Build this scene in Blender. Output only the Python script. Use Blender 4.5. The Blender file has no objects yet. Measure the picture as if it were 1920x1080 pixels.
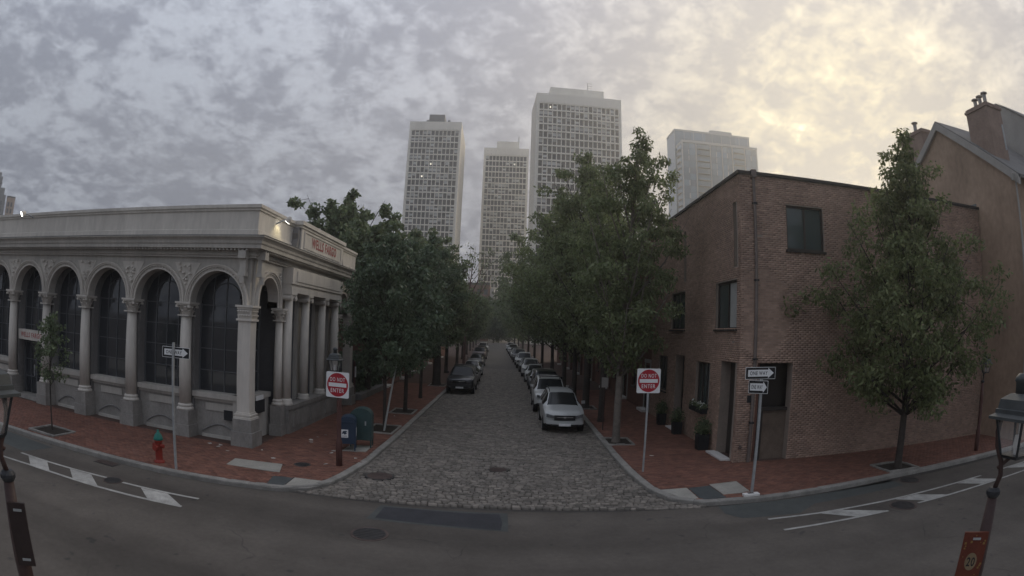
import bpy, math, random
import numpy as np
from mathutils import Vector, Matrix

R_ = math.radians
scene = bpy.context.scene
col = scene.collection
rng = random.Random(7)

# ------------------------------------------------------------------ camera
EYE = Vector((0, 0, 4.4))
def cam_matrix(pitch, roll, yaw):
    p, r, y = R_(pitch), R_(roll), R_(yaw)
    base = Matrix(((1, 0, 0), (0, -math.sin(p), -math.cos(p)), (0, math.cos(p), -math.sin(p))))
    return Matrix.Rotation(y, 3, 'Z') @ base @ Matrix.Rotation(r, 3, 'Z')
cam = bpy.data.cameras.new('camera')
cam_o = bpy.data.objects.new('camera', cam); col.objects.link(cam_o)
cam_o.matrix_world = Matrix.Translation(EYE) @ cam_matrix(4.27, 2.14, 0.0).to_4x4()
cam.type = 'PANO'                                   # a wide street camera with strong barrel distortion
cam.sensor_width = 36; cam.clip_start = .05; cam.clip_end = 3000
FMM = 1046.2 / 1920 * 36
cc = cam
cc.panorama_type = 'FISHEYE_LENS_POLYNOMIAL'
cc.fisheye_fov = R_(220)
cc.fisheye_polynomial_k0 = 0
cc.fisheye_polynomial_k1 = -1 / FMM
cc.fisheye_polynomial_k2 = 0
cc.fisheye_polynomial_k3 = -.0362 / FMM ** 3
cc.fisheye_polynomial_k4 = 0
scene.camera = cam_o

# ------------------------------------------------------------------ sky, sun, exposure
SUN_AZ, SUN_EL = 36.0, 19.0                          # degrees clockwise from +Y, above horizon
sdir = Vector((math.sin(R_(SUN_AZ)) * math.cos(R_(SUN_EL)), math.cos(R_(SUN_AZ)) * math.cos(R_(SUN_EL)), math.sin(R_(SUN_EL))))
world = bpy.data.worlds.new('World'); scene.world = world; world.use_nodes = True
nt = world.node_tree; N = nt.nodes; LK = nt.links
for n in list(N): N.remove(n)
def nd(t, **kw):
    n = N.new(t)
    for k, v in kw.items(): setattr(n, k, v)
    return n
def wmath(op, a, b=None, c=None, clamp=False):
    n = nd('ShaderNodeMath', operation=op, use_clamp=clamp)
    for i, x in enumerate((a, b, c)):
        if x is None: continue
        if isinstance(x, (int, float)): n.inputs[i].default_value = x
        else: LK.new(x, n.inputs[i])
    return n.outputs[0]
def wmix(f, a, b, blend='MIX'):
    n = nd('ShaderNodeMix', data_type='RGBA', blend_type=blend)
    for s, x in ((n.inputs[0], f), (n.inputs[6], a), (n.inputs[7], b)):
        if isinstance(x, (int, float)): s.default_value = x
        elif isinstance(x, tuple): s.default_value = (*x, 1)
        else: LK.new(x, s)
    return n.outputs[2]
sky = nd('ShaderNodeTexSky', sky_type='NISHITA', sun_disc=False)
sky.sun_elevation = R_(SUN_EL); sky.sun_rotation = R_(SUN_AZ); sky.air_density = 1.5; sky.dust_density = 3
tc = nd('ShaderNodeTexCoord')
sx = nd('ShaderNodeSeparateXYZ'); LK.new(tc.outputs['Generated'], sx.inputs[0])
zc = wmath('MAXIMUM', sx.outputs[2], 0.0)
den = wmath('ADD', zc, .34)
cx = nd('ShaderNodeCombineXYZ')
LK.new(wmath('DIVIDE', sx.outputs[0], den), cx.inputs[0]); LK.new(wmath('DIVIDE', sx.outputs[1], den), cx.inputs[1])
def wnoise(scale, detail, rough, dist=0.0, off=(0, 0, 0), stretch=(1, 1, 1)):
    m = nd('ShaderNodeMapping'); m.inputs[1].default_value = off; m.inputs[3].default_value = stretch
    LK.new(cx.outputs[0], m.inputs[0])
    n = nd('ShaderNodeTexNoise'); n.inputs['Scale'].default_value = scale; n.inputs['Detail'].default_value = detail
    n.inputs['Roughness'].default_value = rough; n.inputs['Distortion'].default_value = dist
    LK.new(m.outputs[0], n.inputs['Vector']); return n.outputs['Fac']
n_big = wnoise(2.1, 4, .55, .3, (3.1, 1.7, 0))
n_mid = wnoise(8.5, 5, .58, .4, (8.2, 4.4, 0), (1, .8, 1))
n_fin = wnoise(21, 5, .62, .3, (1.2, 9.4, 0))
def srange(x, a, b):
    n = nd('ShaderNodeMapRange', interpolation_type='SMOOTHSTEP'); n.inputs[1].default_value = a; n.inputs[2].default_value = b
    LK.new(x, n.inputs[0]); return n.outputs[0]
thick = wmath('ADD', wmath('MULTIPLY', n_big, .24), wmath('ADD', wmath('MULTIPLY', n_mid, .44), wmath('MULTIPLY', n_fin, .32)))
light = srange(thick, .425, .59)                      # 0 thick grey cloud, 1 thin bright cloud
vd = nd('ShaderNodeVectorMath', operation='DOT_PRODUCT'); LK.new(tc.outputs['Generated'], vd.inputs[0]); vd.inputs[1].default_value = sdir
dot = wmath('MAXIMUM', vd.outputs['Value'], 0.0)
g_wide = wmath('POWER', dot, 4.0); g_mid = wmath('POWER', dot, 12.0); g_near = wmath('POWER', dot, 28.0)
cloud = wmix(light, (.222, .242, .298), (.41, .442, .508))
warm = wmix(light, (.43, .395, .345), (.70, .61, .42))
pink = wmix(light, (.355, .345, .38), (.53, .51, .545))
cl1 = wmix(wmath('MULTIPLY', g_wide, 1.0, clamp=True), cloud, pink)
cl2 = wmix(wmath('MULTIPLY', g_mid, .95, clamp=True), cl1, warm)
elev = wmath('ADD', wmath('MULTIPLY_ADD', zc, .68, .58), wmath('MULTIPLY', wmath('POWER', zc, 3.0), .55))
glow = wmath('ADD', elev, wmath('MULTIPLY', g_near, .08))
bright = wmix(1.0, cl2, (1, 1, 1), 'MULTIPLY')
vs = nd('ShaderNodeVectorMath', operation='SCALE'); LK.new(bright, vs.inputs[0]); LK.new(wmath('MULTIPLY', glow, 10.0), vs.inputs['Scale'])
cover = wmath('SUBTRACT', 1.0, wmath('MULTIPLY', srange(thick, .55, .70), .22))
final = wmix(cover, sky.outputs[0], vs.outputs[0])
bg = nd('ShaderNodeBackground'); bg.inputs['Strength'].default_value = .10
LK.new(final, bg.inputs['Color'])
wo = nd('ShaderNodeOutputWorld'); LK.new(bg.outputs[0], wo.inputs['Surface'])

sun = bpy.data.lights.new('sun', 'SUN'); sun.energy = 1.5; sun.angle = R_(38); sun.color = (1, .87, .68)
sun_o = bpy.data.objects.new('sun', sun); col.objects.link(sun_o)
sun_o.rotation_euler = (-sdir).to_track_quat('-Z', 'Y').to_euler()
sun_o.location = (40, 60, 60)
scene.view_settings.view_transform = 'Standard'; scene.view_settings.look = 'None'
scene.view_settings.exposure = 0.5; scene.view_settings.gamma = 1
scene.render.engine = 'CYCLES'
scene.cycles.max_bounces = 5; scene.cycles.diffuse_bounces = 3; scene.cycles.glossy_bounces = 3
scene.cycles.transparent_max_bounces = 6; scene.cycles.use_denoising = True

# ------------------------------------------------------------------ materials
def mat(name, c, rough=.85, var=.12, scale=2.5, c2=None, isl=0.0, bump=0.0, bscale=60, spec=.25, metal=0.0, local=False, streak=0.0, emit=None, rnd=0.0, transl=0.0):
    m = bpy.data.materials.new(name); m.use_nodes = True
    t = m.node_tree; n = t.nodes; L = t.links
    b = n['Principled BSDF']
    b.inputs['Roughness'].default_value = rough; b.inputs['Metallic'].default_value = metal
    b.inputs['Specular IOR Level'].default_value = spec
    if emit:
        b.inputs['Emission Color'].default_value = (*emit[:3], 1); b.inputs['Emission Strength'].default_value = emit[3]
    geo = n.new('ShaderNodeNewGeometry'); tcn = n.new('ShaderNodeTexCoord')
    vec = tcn.outputs['Object'] if local else geo.outputs['Position']
    def mx(bl, f, a, bb):
        x = n.new('ShaderNodeMix'); x.data_type = 'RGBA'; x.blend_type = bl
        for s, v in ((x.inputs[0], f), (x.inputs[6], a), (x.inputs[7], bb)):
            if isinstance(v, (int, float)): s.default_value = v
            elif isinstance(v, tuple): s.default_value = (*v, 1)
            else: L.new(v, s)
        return x.outputs[2]
    def ramp(f, lo, hi):
        r = n.new('ShaderNodeMapRange'); r.inputs[1].default_value = .25; r.inputs[2].default_value = .75
        r.inputs[3].default_value = lo; r.inputs[4].default_value = hi; L.new(f, r.inputs[0]); return r.outputs[0]
    cur = tuple(c)
    rndf = None
    if isl or rnd:
        oi = n.new('ShaderNodeObjectInfo')
        a = n.new('ShaderNodeMath'); a.operation = 'ADD'; L.new(geo.outputs['Random Per Island'], a.inputs[0]); L.new(oi.outputs['Random'], a.inputs[1])
        fr = n.new('ShaderNodeMath'); fr.operation = 'FRACT'; L.new(a.outputs[0], fr.inputs[0]); rndf = fr.outputs[0]
        if c2: cur = mx('MIX', rndf, cur, tuple(c2))
        k = isl or rnd
        s = n.new('ShaderNodeMath'); s.operation = 'MULTIPLY_ADD'; s.inputs[1].default_value = 7.31; L.new(rndf, s.inputs[0])
        f2 = n.new('ShaderNodeMath'); f2.operation = 'FRACT'; L.new(s.outputs[0], f2.inputs[0])
        mr = n.new('ShaderNodeMapRange'); mr.inputs[3].default_value = 1 - k; mr.inputs[4].default_value = 1 + k; L.new(f2.outputs[0], mr.inputs[0])
        cv = n.new('ShaderNodeCombineColor'); [L.new(mr.outputs[0], cv.inputs[i]) for i in range(3)]
        cur = mx('MULTIPLY', 1.0, cur, cv.outputs[0])
    elif c2:
        nz = n.new('ShaderNodeTexNoise'); nz.inputs['Scale'].default_value = scale * .6; nz.inputs['Detail'].default_value = 5; L.new(vec, nz.inputs['Vector'])
        cur = mx('MIX', ramp(nz.outputs['Fac'], 0, 1), cur, tuple(c2))
    if var:
        for sc, vv in ((scale, var), (scale * 7.3, var * .7), (scale * .23, var * .8)):
            nz = n.new('ShaderNodeTexNoise'); nz.inputs['Scale'].default_value = sc; nz.inputs['Detail'].default_value = 4
            if streak:
                mp = n.new('ShaderNodeMapping'); mp.inputs[3].default_value = (1, 1, 1 - streak); L.new(vec, mp.inputs[0]); L.new(mp.outputs[0], nz.inputs['Vector'])
            else: L.new(vec, nz.inputs['Vector'])
            cv = n.new('ShaderNodeCombineColor'); rr = ramp(nz.outputs['Fac'], 1 - vv, 1 + vv); [L.new(rr, cv.inputs[i]) for i in range(3)]
            cur = mx('MULTIPLY', 1.0, cur, cv.outputs[0])
    if isinstance(cur, tuple): b.inputs['Base Color'].default_value = (*cur, 1)
    else: L.new(cur, b.inputs['Base Color'])
    if bump:
        nz = n.new('ShaderNodeTexNoise'); nz.inputs['Scale'].default_value = bscale; nz.inputs['Detail'].default_value = 3; L.new(vec, nz.inputs['Vector'])
        bp = n.new('ShaderNodeBump'); bp.inputs['Strength'].default_value = bump; bp.inputs['Distance'].default_value = .01
        L.new(nz.outputs['Fac'], bp.inputs['Height']); L.new(bp.outputs[0], b.inputs['Normal'])
    if transl:
        tr = n.new('ShaderNodeBsdfTranslucent'); ms = n.new('ShaderNodeMixShader'); ms.inputs[0].default_value = transl
        if isinstance(cur, tuple): tr.inputs[0].default_value = (*cur, 1)
        else: L.new(cur, tr.inputs[0])
        out = n['Material Output']; L.new(b.outputs[0], ms.inputs[1]); L.new(tr.outputs[0], ms.inputs[2]); L.new(ms.outputs[0], out.inputs['Surface'])
    return m

M = {}
M['asphalt'] = mat('asphalt', (.092, .08, .069), .9, .14, 1.1, bump=.35, bscale=90, spec=.2)
M['patch'] = mat('fresh_asphalt', (.043, .043, .047), .85, .15, 3, bump=.3, bscale=80)
M['patch2'] = mat('old_patch', (.072, .076, .072), .88, .14, 2, bump=.3, bscale=80)
M['joint'] = mat('sand_joint', (.062, .056, .05), .95, .2, 4)
M['cobble'] = mat('granite_block', (.132, .118, .102), .75, .18, 9, c2=(.2, .175, .148), isl=.36, bump=.5, bscale=45, spec=.3)
M['cobble_far'] = mat('granite_far', (.115, .104, .092), .8, .15, 5, bump=.6, bscale=30)
M['kerb'] = mat('kerb_granite', (.235, .222, .2), .85, .22, 3, isl=.12, bump=.3, bscale=40)
M['pave'] = mat('paving_brick', (.185, .085, .06), .88, .16, 2, c2=(.135, .068, .051), isl=.2, bump=.2, bscale=60)
M['pavebed'] = mat('paving_bed', (.085, .055, .045), .95, .2, 3)
M['concrete'] = mat('concrete', (.30, .285, .25), .9, .16, 2, bump=.2, bscale=50)
M['concrete_dark'] = mat('ramp_slate', (.07, .076, .076), .85, .16, 3, bump=.3, bscale=70)
M['paint'] = mat('road_paint', (.34, .33, .305), .7, .24, 4, bump=.2, bscale=60)
M['iron'] = mat('cast_iron', (.05, .047, .046), .6, .2, 6, bump=.3, bscale=70, metal=.3)
M['rust_iron'] = mat('rusted_iron', (.085, .062, .054), .8, .25, 6, bump=.4, bscale=60)
M['soil'] = mat('soil', (.035, .028, .022), .98, .3, 6, bump=.8, bscale=30)
M['stone'] = mat('painted_stone', (.42, .395, .355), .85, .15, 1.4, bump=.15, bscale=30, streak=.8)
M['stone_lt'] = mat('pale_painted_stone', (.54, .503, .45), .85, .13, 1.4, bump=.12, bscale=30, streak=.8)
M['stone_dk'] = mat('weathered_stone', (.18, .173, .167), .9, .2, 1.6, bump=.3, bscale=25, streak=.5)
M['granite_base'] = mat('plinth_granite', (.26, .246, .225), .85, .2, 2.0, bump=.3, bscale=35, streak=.4)
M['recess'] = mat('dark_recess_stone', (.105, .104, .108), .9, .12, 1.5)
M['glass'] = mat('dark_glass', (.03, .033, .038), .04, 0, spec=.9)
M['glass_green'] = mat('green_glass', (.06, .078, .076), .1, 0, spec=.6)
M['mullion'] = mat('dark_mullion', (.10, .105, .11), .5, .05)
M['lead'] = mat('lead_flashing', (.17, .18, .185), .6, .2, 2, streak=.6)
M['red_letter'] = mat('red_lettering', (.30, .035, .035), .5, .1)
M['red_sign'] = mat('red_sheeting', (.36, .022, .035), .45, .06, 5)
M['white_sign'] = mat('white_sheeting', (.74, .74, .73), .45, .06, 5)
M['black_sign'] = mat('black_sheeting', (.018, .018, .02), .45, .05)
M['orange_sign'] = mat('orange_banner', (.105, .028, .016), .6, .15, 8, local=True)
M['yellow_dot'] = mat('yellow_print', (.2, .12, .04), .6, .1)
M['dark_panel'] = mat('dark_brown_panel', (.03, .02, .018), .6, .15, 8, local=True)
M['tan_print'] = mat('tan_print', (.19, .14, .085), .6, .15, 10, local=True)
M['gate_brown'] = mat('gate_brown', (.15, .115, .09), .9, .2, 3)
M['steel'] = mat('galvanised_steel', (.36, .37, .37), .5, .14, 6, metal=.35)
M['brown_post'] = mat('brown_painted_post', (.095, .045, .038), .6, .15, 6, local=True)
M['dark_post'] = mat('dark_painted_post', (.05, .03, .027), .55, .15, 6, local=True)
M['black_metal'] = mat('black_painted_metal', (.026, .027, .03), .5, .12, 6, local=True)
M['lamp_glass'] = mat('lantern_glass', (.20, .20, .195), .15, .05, spec=.5)
M['brick'] = mat('red_brick', (.365, .25, .19), .9, .2, .7, c2=(.305, .21, .163), isl=.15, bump=.2, bscale=50)
M['mortar'] = mat('mortar', (.30, .25, .21), .95, .12, 2)
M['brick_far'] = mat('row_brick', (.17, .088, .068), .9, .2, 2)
M['coping'] = mat('dark_coping', (.05, .045, .042), .6, .15, 2)
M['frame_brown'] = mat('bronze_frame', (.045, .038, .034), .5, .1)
M['blind'] = mat('pale_blind', (.36, .36, .34), .8, .08, 3)
M['stucco'] = mat('red_stucco', (.34, .248, .182), .92, .2, .7, bump=.15, bscale=25, streak=.4)
M['stucco2'] = mat('brown_brick_front', (.20, .12, .10), .92, .15, 1.5)
M['slate'] = mat('roof_slate', (.16, .155, .15), .8, .15, 2)
M['trim'] = mat('grey_trim', (.34, .325, .30), .8, .08, 2)
M['white_trim'] = mat('white_trim', (.62, .6, .57), .7, .08, 2)
M['pipe'] = mat('grey_brown_pipe', (.17, .14, .125), .6, .15, 2)
M['clay'] = mat('chimney_brick', (.27, .20, .165), .9, .15, 2)
M['pot'] = mat('metal_flue', (.33, .31, .29), .5, .1, 3, metal=.4)
M['tower'] = mat('tower_concrete', (.78, .745, .665), .9, .09, .12, bump=0, streak=.7)
M['tower_side'] = mat('tower_end_concrete', (.72, .67, .58), .9, .08, .1, streak=.7)
M['tower_glass'] = mat('tower_glass', (.035, .038, .042), .12, 0, spec=.5, rnd=.45)
M['tower_blind'] = mat('tower_blind', (.5, .51, .50), .6, 0, rnd=.25)
M['lit'] = mat('lit_lamp', (.9, .8, .6), .5, 0, emit=(1, .9, .72, 1.2))
M['flood'] = mat('flood_lens', (.9, .9, .9), .5, 0, emit=(1, .96, .86, 6))
M['dark_roof'] = mat('dark_plant_room', (.12, .125, .14), .8, .1, .3)
M['curtain'] = mat('blue_glass_panel', (.075, .155, .235), .16, 0, spec=.6, rnd=.3)
M['curtain_frame'] = mat('pale_mullion', (.34, .36, .37), .6, .05, .2)
M['balcony'] = mat('balcony_slab', (.15, .155, .16), .7, .08, .3)
M['grey_house'] = mat('grey_brick', (.18, .185, .19), .9, .15, .4)
M['bark'] = mat('bark', (.055, .046, .04), .95, .25, 6, bump=.8, bscale=25)
M['bark_pale'] = mat('pale_bark', (.16, .14, .12), .95, .25, 6, bump=.6, bscale=25)
M['bare_bark'] = mat('reddish_branch', (.12, .07, .06), .9, .2, 6)
M['leaf_pear'] = mat('pear_leaf', (.115, .15, .066), .5, 0, c2=(.19, .22, .105), isl=.42, spec=.4, transl=.42)
M['leaf_dark'] = mat('dark_leaf', (.075, .11, .066), .5, 0, c2=(.125, .165, .098), isl=.42, spec=.4, transl=.35)
M['leaf_mid'] = mat('mid_leaf', (.095, .132, .068), .5, 0, c2=(.165, .2, .105), isl=.42, spec=.4, transl=.4)
M['leaf_rr'] = mat('sparse_leaf', (.115, .145, .06), .55, 0, c2=(.18, .2, .09), isl=.42, spec=.35, transl=.42)
M['planter'] = mat('black_planter', (.02, .021, .023), .6, .1, 4)
M['flower'] = mat('white_flower', (.6, .6, .55), .7, .1)
M['mail_blue'] = mat('mailbox_blue', (.022, .04, .07), .45, .12, 5, spec=.4)
M['mail_green'] = mat('mailbox_green', (.032, .062, .06), .5, .12, 5, spec=.4)
M['hyd_red'] = mat('hydrant_red', (.25, .035, .025), .5, .12, 6)
M['hyd_green'] = mat('hydrant_green', (.02, .15, .12), .5, .12, 6)
M['tyre'] = mat('tyre', (.016, .016, .017), .9, .05)
M['rim'] = mat('alloy_rim', (.35, .35, .36), .4, .05, metal=.7)
M['car_glass'] = mat('car_glass', (.012, .014, .015), .1, 0, spec=.28)
M['chrome'] = mat('chrome', (.6, .6, .6), .25, 0, metal=.9)
M['head'] = mat('headlamp_lens', (.13, .135, .14), .1, .5, 14, spec=.7, local=True)
M['black_plastic'] = mat('black_plastic', (.017, .017, .018), .6, .05)
def paint(name, c):
    m = mat(name, c, .28, .03, 2, spec=.5, local=True); m.node_tree.nodes['Principled BSDF'].inputs['Coat Weight'].default_value = .5; return m
M['p_silver'] = paint('silver_white_paint', (.46, .47, .46)); M['p_white'] = paint('white_paint', (.55, .55, .53)); M['p_dark'] = paint('charcoal_paint', (.03, .032, .036))
M['p_grey'] = paint('grey_paint', (.16, .165, .17)); M['p_black'] = paint('black_paint', (.014, .014, .016)); M['p_brown'] = paint('maroon_paint', (.07, .03, .028)); M['p_blue'] = paint('blue_grey_paint', (.06, .075, .10))
M['hedge'] = M['leaf_dark']
M['litter'] = mat('pale_scrap', (.46, .44, .40), .9, .1, rnd=.3)

def weather_asphalt(m, crack_scale, dark):
    t = m.node_tree; n = t.nodes; L = t.links; b = n['Principled BSDF']; src = b.inputs['Base Color'].links[0].from_socket
    geo = n.new('ShaderNodeNewGeometry'); nz = n.new('ShaderNodeTexNoise'); nz.inputs['Scale'].default_value = 1.7; nz.inputs['Detail'].default_value = 6; L.new(geo.outputs['Position'], nz.inputs['Vector'])
    mxv = n.new('ShaderNodeMix'); mxv.data_type = 'VECTOR'; mxv.inputs[0].default_value = .25; L.new(geo.outputs['Position'], mxv.inputs[4]); L.new(nz.outputs['Color'], mxv.inputs[5])
    vo = n.new('ShaderNodeTexVoronoi'); vo.feature = 'DISTANCE_TO_EDGE'; vo.inputs['Scale'].default_value = crack_scale; L.new(mxv.outputs[1], vo.inputs['Vector'])
    mr = n.new('ShaderNodeMapRange'); mr.inputs[1].default_value = .0; mr.inputs[2].default_value = .007; mr.inputs[3].default_value = 1; mr.inputs[4].default_value = 0; L.new(vo.outputs['Distance'], mr.inputs[0])
    n2 = n.new('ShaderNodeTexNoise'); n2.inputs['Scale'].default_value = .35; n2.inputs['Detail'].default_value = 3; L.new(geo.outputs['Position'], n2.inputs['Vector'])
    m2 = n.new('ShaderNodeMapRange'); m2.inputs[1].default_value = .54; m2.inputs[2].default_value = .66; L.new(n2.outputs['Fac'], m2.inputs[0])
    mu = n.new('ShaderNodeMath'); mu.operation = 'MULTIPLY'; L.new(mr.outputs[0], mu.inputs[0]); L.new(m2.outputs[0], mu.inputs[1])
    x = n.new('ShaderNodeMix'); x.data_type = 'RGBA'; x.inputs[7].default_value = (dark, dark, dark, 1); L.new(mu.outputs[0], x.inputs[0]); L.new(src, x.inputs[6])
    n3 = n.new('ShaderNodeTexNoise'); n3.inputs['Scale'].default_value = 55; n3.inputs['Detail'].default_value = 2; L.new(geo.outputs['Position'], n3.inputs['Vector'])   # aggregate specks
    m3 = n.new('ShaderNodeMapRange'); m3.inputs[1].default_value = .64; m3.inputs[2].default_value = .74; m3.inputs[4].default_value = .5; L.new(n3.outputs['Fac'], m3.inputs[0])
    y = n.new('ShaderNodeMix'); y.data_type = 'RGBA'; y.inputs[7].default_value = (.2, .185, .17, 1); L.new(m3.outputs[0], y.inputs[0]); L.new(x.outputs[2], y.inputs[6])
    n4 = n.new('ShaderNodeTexNoise'); n4.inputs['Scale'].default_value = 3.2; n4.inputs['Detail'].default_value = 1; L.new(geo.outputs['Position'], n4.inputs['Vector'])       # oil spots
    m4 = n.new('ShaderNodeMapRange'); m4.inputs[1].default_value = .70; m4.inputs[2].default_value = .78; m4.inputs[4].default_value = .6; L.new(n4.outputs['Fac'], m4.inputs[0])
    z = n.new('ShaderNodeMix'); z.data_type = 'RGBA'; z.inputs[7].default_value = (dark * 1.3, dark * 1.3, dark * 1.3, 1); L.new(m4.outputs[0], z.inputs[0]); L.new(y.outputs[2], z.inputs[6])
    mp = n.new('ShaderNodeMapping'); mp.inputs[3].default_value = (.05, .75, 1); L.new(geo.outputs['Position'], mp.inputs[0])                                             # tyre-worn lanes along the road
    n5 = n.new('ShaderNodeTexNoise'); n5.inputs['Scale'].default_value = 1.0; n5.inputs['Detail'].default_value = 3; L.new(mp.outputs[0], n5.inputs['Vector'])
    m5 = n.new('ShaderNodeMapRange'); m5.inputs[1].default_value = .3; m5.inputs[2].default_value = .7; m5.inputs[3].default_value = .78; m5.inputs[4].default_value = 1.22; L.new(n5.outputs['Fac'], m5.inputs[0])
    vsn = n.new('ShaderNodeVectorMath'); vsn.operation = 'SCALE'; L.new(z.outputs[2], vsn.inputs[0]); L.new(m5.outputs[0], vsn.inputs['Scale'])
    L.new(vsn.outputs[0], b.inputs['Base Color'])
weather_asphalt(M['asphalt'], .55, .03)

# ------------------------------------------------------------------ mesh helpers
def link(o, parent=None):
    col.objects.link(o)
    if parent is not None: o.parent = parent
    return o
def tag(o, label=None, cat=None, group=None, kind=None):
    if label: o['label'] = label
    if cat: o['category'] = cat
    if group: o['group'] = group
    if kind: o['kind'] = kind
    return o
def thing(name, label, cat, loc=(0, 0, 0), rz=0.0, group=None):
    e = bpy.data.objects.new(name, None); e.location = loc; e.rotation_euler = (0, 0, rz); e.empty_display_size = .2
    col.objects.link(e); return tag(e, label, cat, group)
def origin_of(p):
    v = Vector((0, 0, 0))
    while p is not None: v += Vector(p.location); p = p.parent
    return v
class MB:
    def __init__(s, T=None): s.v = []; s.f = []; s.mi = []; s.T = T; s.cur = 0
    def add(s, vs, fs):
        o = len(s.v); T = s.T
        s.v += [tuple(T(*p)) for p in vs] if T else [tuple(p) for p in vs]
        s.f += [tuple(i + o for i in f) for f in fs]; s.mi += [s.cur] * len(fs); return s
    def box(s, x0, x1, y0, y1, z0, z1):
        return s.add([(x0, y0, z0), (x1, y0, z0), (x1, y1, z0), (x0, y1, z0), (x0, y0, z1), (x1, y0, z1), (x1, y1, z1), (x0, y1, z1)],
                     [(3, 2, 1, 0), (4, 5, 6, 7), (0, 1, 5, 4), (1, 2, 6, 5), (2, 3, 7, 6), (3, 0, 4, 7)])
    def bev(s, x0, x1, y0, y1, z0, z1, b):               # box with chamfered top edges
        return s.add([(x0, y0, z0), (x1, y0, z0), (x1, y1, z0), (x0, y1, z0), (x0, y0, z1 - b), (x1, y0, z1 - b), (x1, y1, z1 - b), (x0, y1, z1 - b),
                      (x0 + b, y0 + b, z1), (x1 - b, y0 + b, z1), (x1 - b, y1 - b, z1), (x0 + b, y1 - b, z1)],
                     [(0, 1, 5, 4), (1, 2, 6, 5), (2, 3, 7, 6), (3, 0, 4, 7), (4, 5, 9, 8), (5, 6, 10, 9), (6, 7, 11, 10), (7, 4, 8, 11), (8, 9, 10, 11)])
    def prism(s, poly, z0, z1):                          # polygon in xy extruded in z
        n = len(poly)
        return s.add([(x, y, z0) for x, y in poly] + [(x, y, z1) for x, y in poly],
                     [tuple(range(n))[::-1], tuple(range(n, 2 * n))] + [(i, (i + 1) % n, n + (i + 1) % n, n + i) for i in range(n)])
    def plate(s, poly, y0, y1):                          # polygon in xz extruded in y
        n = len(poly)
        return s.add([(x, y0, z) for x, z in poly] + [(x, y1, z) for x, z in poly],
                     [tuple(range(n)), tuple(range(n, 2 * n))[::-1]] + [(i, (i + 1) % n, n + (i + 1) % n, n + i) for i in range(n)])
    def sheet(s, poly, z): return s.add([(x, y, z) for x, y in poly], [tuple(range(len(poly)))])
    def lathe(s, prof, n=16, c=(0, 0, 0), sq=False, rot=0.0):   # prof [(r,z)...]; sq: square section
        vs = []; fs = []
        if sq: n = 4; rot += math.pi / 4
        for r, z in prof:
            for k in range(n):
                a = rot + 2 * math.pi * k / n; rr = r * (math.sqrt(2) if sq else 1)
                vs.append((c[0] + rr * math.cos(a), c[1] + rr * math.sin(a), c[2] + z))
        for i in range(len(prof) - 1):
            for k in range(n): fs.append((i * n + k, i * n + (k + 1) % n, (i + 1) * n + (k + 1) % n, (i + 1) * n + k))
        fs.append(tuple(range(n))[::-1]); fs.append(tuple((len(prof) - 1) * n + k for k in range(n)))
        return s.add(vs, fs)
    def tube(s, pts, rad, n=8):
        pts = [Vector(p) for p in pts]; rs = rad if isinstance(rad, (list, tuple)) else [rad] * len(pts)
        vs = []; fs = []; up = Vector((.31, .17, .93)).normalized()
        for i, p in enumerate(pts):
            d = (pts[min(i + 1, len(pts) - 1)] - pts[max(i - 1, 0)]).normalized()
            u = d.cross(up)
            if u.length < .05: u = d.cross(Vector((1, 0, 0)))
            u.normalize(); w = d.cross(u)
            for k in range(n):
                a = 2 * math.pi * k / n; vs.append(p + (u * math.cos(a) + w * math.sin(a)) * rs[i])
        for i in range(len(pts) - 1):
            for k in range(n): fs.append((i * n + k, i * n + (k + 1) % n, (i + 1) * n + (k + 1) % n, (i + 1) * n + k))
        fs.append(tuple(range(n))[::-1]); fs.append(tuple((len(pts) - 1) * n + k for k in range(n)))
        return s.add(vs, fs)
    def build(s, name, mats, parent=None, world=False, smooth=False, kind=None, label=None):
        off = origin_of(parent) if (world and parent is not None) else Vector((0, 0, 0))
        me = bpy.data.meshes.new(name)
        me.from_pydata([(x - off.x, y - off.y, z - off.z) for x, y, z in s.v], [], s.f)
        mats = mats if isinstance(mats, (list, tuple)) else [mats]
        for m in mats: me.materials.append(M[m] if isinstance(m, str) else m)
        if len(mats) > 1: me.polygons.foreach_set('material_index', s.mi)
        if smooth: me.polygons.foreach_set('use_smooth', [True] * len(me.polygons))
        me.update()
        o = link(bpy.data.objects.new(name, me), parent)
        if kind: o['kind'] = kind
        if label: o['label'] = label
        return o
def clone(o, loc=None, parent=None, rot=None):
    c = o.copy(); col.objects.link(c)
    c.parent = parent if parent is not None else o.parent
    if loc is not None: c.location = loc
    if rot is not None: c.rotation_euler = rot
    return c
def copy_tree(o, parent=None):
    c = o.copy(); col.objects.link(c); c.parent = parent
    for ch in list(o.children): copy_tree(ch, c)
    return c
def quads_mesh(name, V, mt, parent=None, smooth=False, kind=None, Fc=None):
    """V (n,4,3) quads."""
    n = len(V); me = bpy.data.meshes.new(name)
    me.vertices.add(n * 4); me.vertices.foreach_set('co', np.ascontiguousarray(V, dtype=np.float32).ravel())
    me.loops.add(n * 4); me.loops.foreach_set('vertex_index', np.arange(n * 4, dtype=np.int32))
    me.polygons.add(n); me.polygons.foreach_set('loop_start', np.arange(0, n * 4, 4, dtype=np.int32))
    me.materials.append(M[mt]); me.update(calc_edges=True); me.validate()
    o = link(bpy.data.objects.new(name, me), parent)
    if kind: o['kind'] = kind
    return o
_txt = {}
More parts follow.
